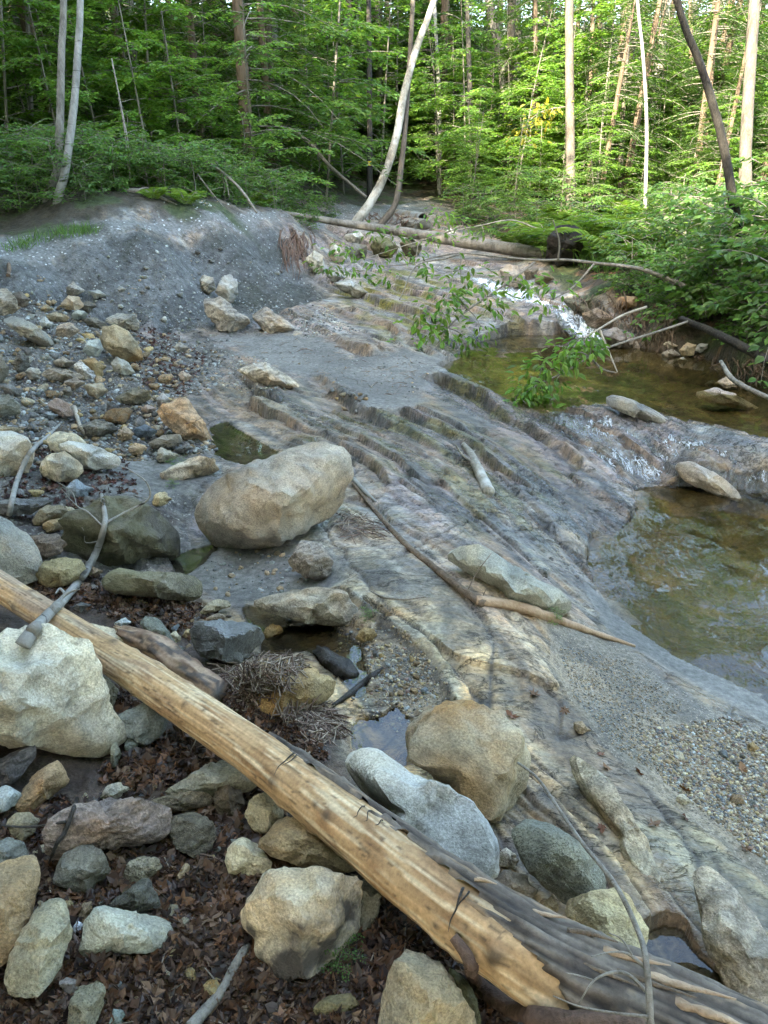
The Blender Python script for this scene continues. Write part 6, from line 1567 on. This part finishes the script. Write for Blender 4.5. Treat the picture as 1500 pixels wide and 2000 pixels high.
BUSH = [(1225,560,.6,'above the rust-brown rock'),(1270,590,.62,'at the bank edge over the pool'),(1320,600,.7,'over the waterline stones'),(1375,610,.85,'above the fallen grey trunk'),(1430,600,.95,'at the foot of the black leaning trunk'),(1490,610,1.0,'right of the black leaning trunk'),
        (1540,640,1.0,'beside the driftwood pole bank'),(1480,540,1.0,'in front of the thick pale trunk'),(1400,540,.9,'left of the black leaning trunk'),(1340,530,.85,'behind the arching branch'),(1280,520,.75,'beside the ferns'),(1560,560,1.1,'below the thick pale trunk'),
        (1440,490,.9,'behind the black leaning trunk'),(1370,480,.8,'under the hemlock boughs'),(1500,480,1.0,'at the root of the thick pale trunk'),(1300,470,.7,'between ferns and hemlocks'),(1210,520,.5,'beside the dark root ball'),(1460,655,.6,'hanging over the fallen grey trunk')]
for i, (u, v, s, wh) in enumerate(BUSH):
    p = hitg(u, v); plant('bush', i, (p[0], p[1], p[2] - .03), i * 1.7, s, 'leafy_bush', f'broad-leaved green bush {wh}', 'bush', 'bushes on the right bank')
for i in range(26):
    u = -60 + i * 24 + 14 * math.sin(i * 2.3); d = 10.0 + 1.5 * abs(math.sin(i * 1.7)); x = (u - 750) / FPX * d; y = d * 1.06
    if not in_forest(x, y): continue
    plant('bush', i, (x, y, gh(x, y) - .05), i * 2.3, .45 + .35 * abs(math.sin(i * 3.1)), 'leafy_bush', f'broad-leaved shaded bush by the track nearest the {nearest(x, y, TMARK)}', 'bush', f'broad-leaved shaded bushes nearest the {nearest(x, y, TMARK)}')
LF_ = [(560,408,.55,'beside the end of the far fallen trunk'),(590,425,.6,'draped over the bank root mat'),(600,445,.35,'hanging on the root mat'),(520,405,.6,'at the road crest by the root mat'),(640,420,.4,'at the road corner')]
for i, (u, v, s, wh) in enumerate(LF_):
    p = hitg(u, v); plant('bush', i + 1, (p[0], p[1] - .05, p[2] - .05), i * 2.1, s, 'leafy_bush', f'small leafy bush {wh}', 'bush', 'small bushes by the root mat')

# ------------------------------------------------------------------ branches reaching over the water
def leafy_branch(name, path, r, depths, clusters, label, subs=(), leaf=.092, mat='maple', nper=20, seed=0, bark='twig', spread=22):
    rng = np.random.default_rng(900 + seed)
    W_ = lie_path(path, r, depths); base = W_[0].copy()
    e = empty(name, base, label, 'branch')
    V, F = tube(W_, r, 8, len(path) * 6, .08, seed); part('stem', faces_mesh('stem', V - base, F, BM[bark]), e, base)
    pts = list(zip(path, [float((w - CAM) @ FWD) for w in W_]))
    for sp in subs:
        k = min(pts, key=lambda q: np.hypot(q[0][0] - sp[0][0], q[0][1] - sp[0][1])); d0 = k[1]
        SW = np.array([at_depth(u, v, d0 - .08 * i) for i, (u, v) in enumerate(sp)])
        V, F = tube(SW, [.012, .009, .005], 5, len(sp) * 5, .1, seed + 1); part('twig', faces_mesh('twig', V - base, F, BM[bark]), e, base)
        pts += [(p, d0 - .08 * i) for i, p in enumerate(sp)]
    for (cu, cv) in clusters:
        k = min(pts, key=lambda q: np.hypot(q[0][0] - cu, q[0][1] - cv)); d0 = k[1] - .05
        a0 = at_depth(*k[0], k[1]); c0 = at_depth(cu, cv, d0); sag = .5 * (a0 + c0) + np.array([0, 0, .02])
        V, F = tube([a0, sag, c0], [.006, .005, .003], 4, 8, 0, 0)
        tw = part('twig', faces_mesh('twig', V - base, F, BM[bark]), e, base)
        dx = spread * d0 / FPX
        P = c0 + rng.normal(0, 1, (nper, 3)) * np.array([dx, dx * .8, dx * .45])
        out = P - c0; out[:, 2] -= dx * .7; Dv = out / (np.linalg.norm(out, axis=1, keepdims=True) + 1e-6) + rng.normal(0, .25, (nper, 3))
        N = np.stack([rng.normal(0, .45, nper), rng.normal(-.2, .45, nper), np.ones(nper)], 1)
        V, F, c = leaves(P, Dv, N, leaf * rng.uniform(.6, 1.2, nper), .5, rng, .08, True)
        o = part('leaf_spray', mesh_np('leaf_spray', V - base, F, LM[mat], False, c), tw, base, True)
    return e
leafy_branch('arching_branch', [(1425,610),(1395,583),(1350,565),(1305,545),(1260,528),(1218,520),(1170,515),(1110,508),(1050,508),(975,502),(890,495),(800,515),(750,520)], [.030,.025,.021,.018,.014,.010,.006,.003], [7.3,7.3,7.4,7.5,7.7,7.9,8.1,8.3],
     [(900,545),(918,530),(935,570),(968,585),(870,580),(815,635),(850,650),(920,668),(792,680),(797,740),(1032,565),(1060,590),(862,605),(940,640),(1000,545),(842,526),(883,572),(1085,560),(880,650),(830,615),(955,600)],
     'long arching branch with leaf tufts reaching left over the stream', [[(1045,512),(995,550),(950,580),(915,605),(875,640),(840,695),(815,725)], [(900,496),(870,505),(813,520),(780,586)], [(1160,516),(1120,560),(1080,585)], [(1090,508),(1092,470),(1080,430)]], seed=1, bark='grey')
leafy_branch('low_branch', [(1344,628),(1290,646),(1236,663),(1185,680),(1152,696),(1104,726),(1050,752),(1005,782)], [.012,.011,.010,.008,.006,.003], [6.8,6.6,6.4,6.2,6.1,6.0],
     [(1140,672),(1155,665),(1115,690),(1095,700),(1075,720),(1060,712),(1048,745),(1035,735),(1015,772),(1030,790),(1060,765),(1040,765),(1010,790),(1125,705),(1085,745),(1150,685)], 'low leafy branch dipping to the surface of the upper pool', [[(1152,696),(1175,720),(1204,728)]], seed=2, leaf=.085, bark='grey', nper=18)
leafy_branch('broken_branch', [(1262,600),(1218,615),(1176,639),(1140,660)], [.013,.011,.009,.005], [6.9,6.7,6.5,6.4], [(1130,668),(1150,668),(1120,680)], 'bare broken branch above the low leafy branch', [[(1170,642),(1190,690),(1206,727)]], seed=3, bark='drift')
leafy_branch('upper_branch', [(1130,442),(1060,448),(1000,430),(940,440),(880,452),(818,471),(780,483),(737,497),(689,511),(645,519)], [.009,.008,.006,.004,.0025], [10.5,10.3,10.1,9.9,9.8],
     [(636,517),(674,524),(665,483),(730,457),(768,461),(732,517),(756,541),(775,497),(813,502),(833,469),(857,416),(876,428),(905,440),(860,460),(945,455),(700,540),(690,495)], 'slender leafy branch hanging across the far fallen trunk', [[(880,452),(868,430),(857,418)], [(780,483),(768,475),(760,462)]], seed=4, leaf=.085, spread=16, bark='drift')
leafy_branch('yellow_leaved_branch', [(1112,208),(1080,212),(1050,222),(1020,250)], [.010,.006,.003], [14.5, 14.0], [(1085,212),(1065,220),(1048,232),(1040,245),(1020,255),(1072,235),(1030,270),(1055,205)], 'drooping branch with yellow leaves beside the sunlit tan trunk', [], .11, 'yellow', 16, 5, spread=14)

# ------------------------------------------------------------------ exposed roots
def root_mat(label, box, n, seed, name='root_mat', down=1.0, mat='root', r=.009):
    rng = np.random.default_rng(seed); u0, v0, u1, v1 = box
    c = surf((u0 + u1) / 2, (v0 + v1) / 2)[0]; e = empty(name, c, label, 'roots')
    for k in range(n):
        u = rng.uniform(u0, u1); v = v0 + (v1 - v0) * rng.uniform(0, .4); L = (v1 - v0) * rng.uniform(.4, .9); px = [(u, v)]
        for q in range(4): u += rng.normal(0, (u1 - u0) * .07); v += L / 4 * down; px.append((u, v))
        d = sdepth(*px[0]); dm = [min(sdepth(*p), d * 1.03) - .02 - .05 * math.sin(i) * rng.uniform() for i, p in enumerate(px)]
        W_ = np.array([at_depth(a, b_, dd) for (a, b_), dd in zip(px, dm)])
        rr = r * rng.uniform(.4, 1.5); V, F = tube(W_, [rr, rr * .7, rr * .3], 5, 14, .15, k)
        part('root', faces_mesh('root', V - c, F, BM[mat]), e, c)
build_bvh()
root_mat('hanging mat of red-brown roots at the end of the bank', (548,445,606,528), 46, 1, r=.011)
root_mat('tangle of bare roots under the bushes above the pool', (1212,600,1305,685), 40, 2, mat='brown', r=.008)
root_mat('root tangle on the bank beside the driftwood pole', (1385,690,1498,765), 34, 3, mat='brown', r=.008)
root_mat('matted roots above the cascade stones', (1120,560,1220,640), 30, 4, mat='brown', r=.008)
root_mat('root clump under the twin curving trunks', (715,410,800,445), 26, 5, mat='root', r=.012)
rock([(1068,505),(1072,458),(1092,440),(1125,445),(1140,480),(1130,512),(1090,516)], 'dark upturned root ball above the fern bank', (.022,.018,.014), 'plain', 'root_ball', k=1, rough=.09, embed=.0, cat='root ball')
rock([(1125,425),(1126,395),(1140,380),(1155,395),(1156,428),(1140,432)], 'dark upturned root plate under the hemlocks', (.05,.032,.022), 'plain', 'root_ball', k=1, rough=.2, cat='root ball')
p = at_depth(1197, 395, 17.0); p[2] = gh(p[0], p[1])
V, F = tube([(0, 0, -.1), (0, 0, .2), (.02, 0, .36)], [.11, .08, .05], 14, 12, .3, 6)
new_thing('rotten_stump', faces_mesh('rotten_stump', V, F, bark_mat('rotten_orange_wood', (.10,.03,.015), (.42,.12,.04), 12, .4)), p, 'small orange-red rotten stump in the shade under the hemlocks', 'stump')

# ------------------------------------------------------------------ leaf litter, twig debris, grass
MAPLE = np.array([(0,-.5),(.10,-.22),(.42,-.30),(.30,-.06),(.55,.14),(.24,.16),(.22,.34),(0,.56),(-.22,.34),(-.24,.16),(-.55,.14),(-.30,-.06),(-.42,-.30),(-.10,-.22)])
GROUND_OK = ('leaf_litter_ground', 'stony_slope', 'bedrock', 'silt_flat', 'gravel_bar')
def litter(name, polys, n, smin, smax, seed, label, onrock=.05, allow=GROUND_OK, pal=None):
    rng = np.random.default_rng(seed); allP = [np.array(p, float) for p in polys]; VV, FF, CC, o = [], [], [], 0
    pal = pal or [(.12,.065,.042),(.085,.052,.040),(.17,.095,.058),(.06,.042,.037),(.14,.085,.058),(.24,.12,.065),(.11,.08,.066),(.27,.17,.11)]
    k = 0
    while k < n:
        P = allP[int(rng.integers(len(allP)))]; u, v = rng.uniform(P[:, 0].min(), P[:, 0].max()), rng.uniform(P[:, 1].min(), P[:, 1].max())
        if not pip(u, v, P): continue
        k += 1
        q, ob, nr = surf(u, v)
        if ob is None: continue
        g = ob
        if g not in allow and not (g in ('boulder', 'rock', 'stone', 'slab') and rng.uniform() < onrock): continue
        s = rng.uniform(smin, smax); N = unit(nr + rng.normal(0, .5, 3)); a = unit(np.cross(N, rng.normal(size=3))); b_ = np.cross(N, a)
        L = MAPLE * s * np.array([rng.uniform(.55, 1.0), 1]); rad = (L ** 2).sum(1) / s ** 2
        cz = rng.normal(0, .45); cy = rng.normal(0, .3)
        Z = s * (cz * rad + cy * L[:, 0] * L[:, 1] / s ** 2 * 2 + rng.normal(0, .07, len(L)))
        Z = Z - np.minimum(0, Z.min()) * .6
        V = q + N * .004 + L[:, :1] * a + L[:, 1:] * b_ + Z[:, None] * N
        VV.append(np.concatenate([V, [q + N * .006]])); m = len(L)
        FF.append(np.array([(m, i, (i + 1) % m) for i in range(m)]) + o); o += m + 1
        c = np.array(pal[int(rng.integers(len(pal)))]) * rng.uniform(.6, 1.4); CC.append(np.tile(c, (m + 1, 1)))
    me = mesh_np(name, np.concatenate(VV), np.concatenate(FF), LM['litter'], False, np.concatenate(CC))
    ob = link(bpy.data.objects.new(name, me)); ob['kind'] = 'stuff'; ob['label'] = label; ob['category'] = 'leaves'
FGP = [(0,1560),(0,2010),(720,2010),(1000,2010),(880,1880),(720,1700),(600,1590),(420,1480),(210,1330),(200,1560)]
litter('leaf_litter', [FGP], 5600, .02, .068, 1, 'dark wet brown leaves covering the foreground ground', .0)
litter('shaded_leaf_litter', [[(140,1120),(260,1150),(420,1190),(460,1260),(300,1240),(180,1190),(60,1200),(60,1130)], [(480,1320),(560,1400),(640,1480),(560,1470),(430,1360)]], 1500, .025, .05, 2, 'brown leaves drifted behind the peeled log', .0)
litter('slope_leaf_litter', [[(230,640),(330,640),(400,700),(360,780),(280,760),(260,700)], [(0,880),(240,880),(300,1000),(150,1050),(0,1000)]], 900, .025, .055, 3, 'scattered reddish dead leaves on the stony slope', .0, pal=[(.13,.06,.05),(.10,.05,.045),(.16,.09,.06),(.08,.05,.045)])
litter('stray_leaf', [[(900,1300),(1480,1500),(1480,1700),(1200,1650)]], 16, .03, .05, 4, 'few stray dead leaves on the gravel bar', .0, pal=[(.22,.10,.06),(.28,.16,.09)])
def debris(name, polys, n, lmin, lmax, r, seed, label, onlog=False):
    rng = np.random.default_rng(seed); allP = [np.array(p, float) for p in polys]; T_ = []; CC = []; k = 0
    while k < n:
        P = allP[int(rng.integers(len(allP)))]; u, v = rng.uniform(P[:, 0].min(), P[:, 0].max()), rng.uniform(P[:, 1].min(), P[:, 1].max())
        if not pip(u, v, P): continue
        k += 1; q, ob, nr = surf(u, v)
        if ob == 'wood' or (ob in ('boulder', 'rock', 'stone', 'slab') and not onlog): continue
        d = rng.normal(size=3); d -= (d @ nr) * nr * .85; d = unit(d); L = rng.uniform(lmin, lmax); rr = r * rng.uniform(.5, 1.6)
        V, F = tube([q + nr * rr - d * L * .5, q + nr * (rr + L * .04) + rng.normal(0, L * .05, 3), q + nr * rr * 2 + d * L * .5], [rr, rr, rr * .5], 3, 4, 0, 0, False)
        T_.append((V, F)); CC.append(np.tile(np.array([(.20,.15,.11),(.12,.08,.06),(.30,.24,.18),(.15,.095,.07)][int(rng.integers(4))]) * rng.uniform(.7, 1.3), (len(V), 1)))
    V, F = join_tubes(T_)
    ob = link(bpy.data.objects.new(name, mesh_np(name, V, F, WOODC, True, np.concatenate(CC)))); ob['kind'] = 'stuff'; ob['label'] = label; ob['category'] = 'debris'
debris('twig_debris', [[(470,1290),(560,1270),(600,1300),(560,1345),(480,1375),(440,1340)], [(540,1380),(640,1370),(680,1430),(600,1470)], [(430,1300),(500,1290),(500,1400),(440,1350)]], 1300, .02, .11, .0022, 11, 'tangle of broken twigs and bark bits around the ochre-faced rock', True)
debris('fine_debris', [FGP], 900, .02, .10, .0013, 12, 'thin twigs scattered through the leaf litter')
debris('slope_debris', [[(20,600),(400,680),(420,880),(200,900),(20,900)], [(640,990),(740,1010),(760,1060),(680,1050)], [(450,670),(620,660),(840,700),(780,780),(560,710)]], 420, .04, .16, .002, 13, 'thin twigs strewn on the stony slope')
def grass(name, poly, n, hmin, hmax, seed, label):
    rng = np.random.default_rng(seed); P = np.array(poly, float); T_ = []; pts = []
    while len(pts) < n:
        u, v = rng.uniform(P[:, 0].min(), P[:, 0].max()), rng.uniform(P[:, 1].min(), P[:, 1].max())
        if pip(u, v, P): pts.append(hitg(u, v))
    Q = np.array(pts); n = len(Q); D_ = np.stack([rng.normal(0, .45, n), rng.normal(0, .45, n), np.ones(n)], 1)
    V, F, c = leaves(Q, D_, rng.normal(size=(n, 3)), rng.uniform(hmin, hmax, n), .06, rng, .02)
    ob = link(bpy.data.objects.new(name, mesh_np(name, V, F, LM['shrub'], False, c))); ob['kind'] = 'stuff'; ob['label'] = label; ob['category'] = 'grass'
grass('grass', [(0,492),(60,470),(150,448),(195,452),(190,462),(110,472),(30,498)], 420, .05, .16, 31, 'green grass along the near edge of the dirt road')
grass('bank_sedge', [(1000,470),(1080,450),(1200,450),(1250,500),(1180,540),(1060,510)], 900, .12, .35, 32, 'fresh green sedge growing among the ferns')
for i, (u, v) in enumerate([(338,950),(675,1880),(345,920),(720,1210),(1080,1215)]):
    p = hitg(u, v); plant('shrub', i, (p[0], p[1], p[2] - .005), i, .06 + .02 * (i % 3), 'seedling', 'tiny bright green seedling sprouting from the ground between stones', 'seedling', 'seedlings between stones')
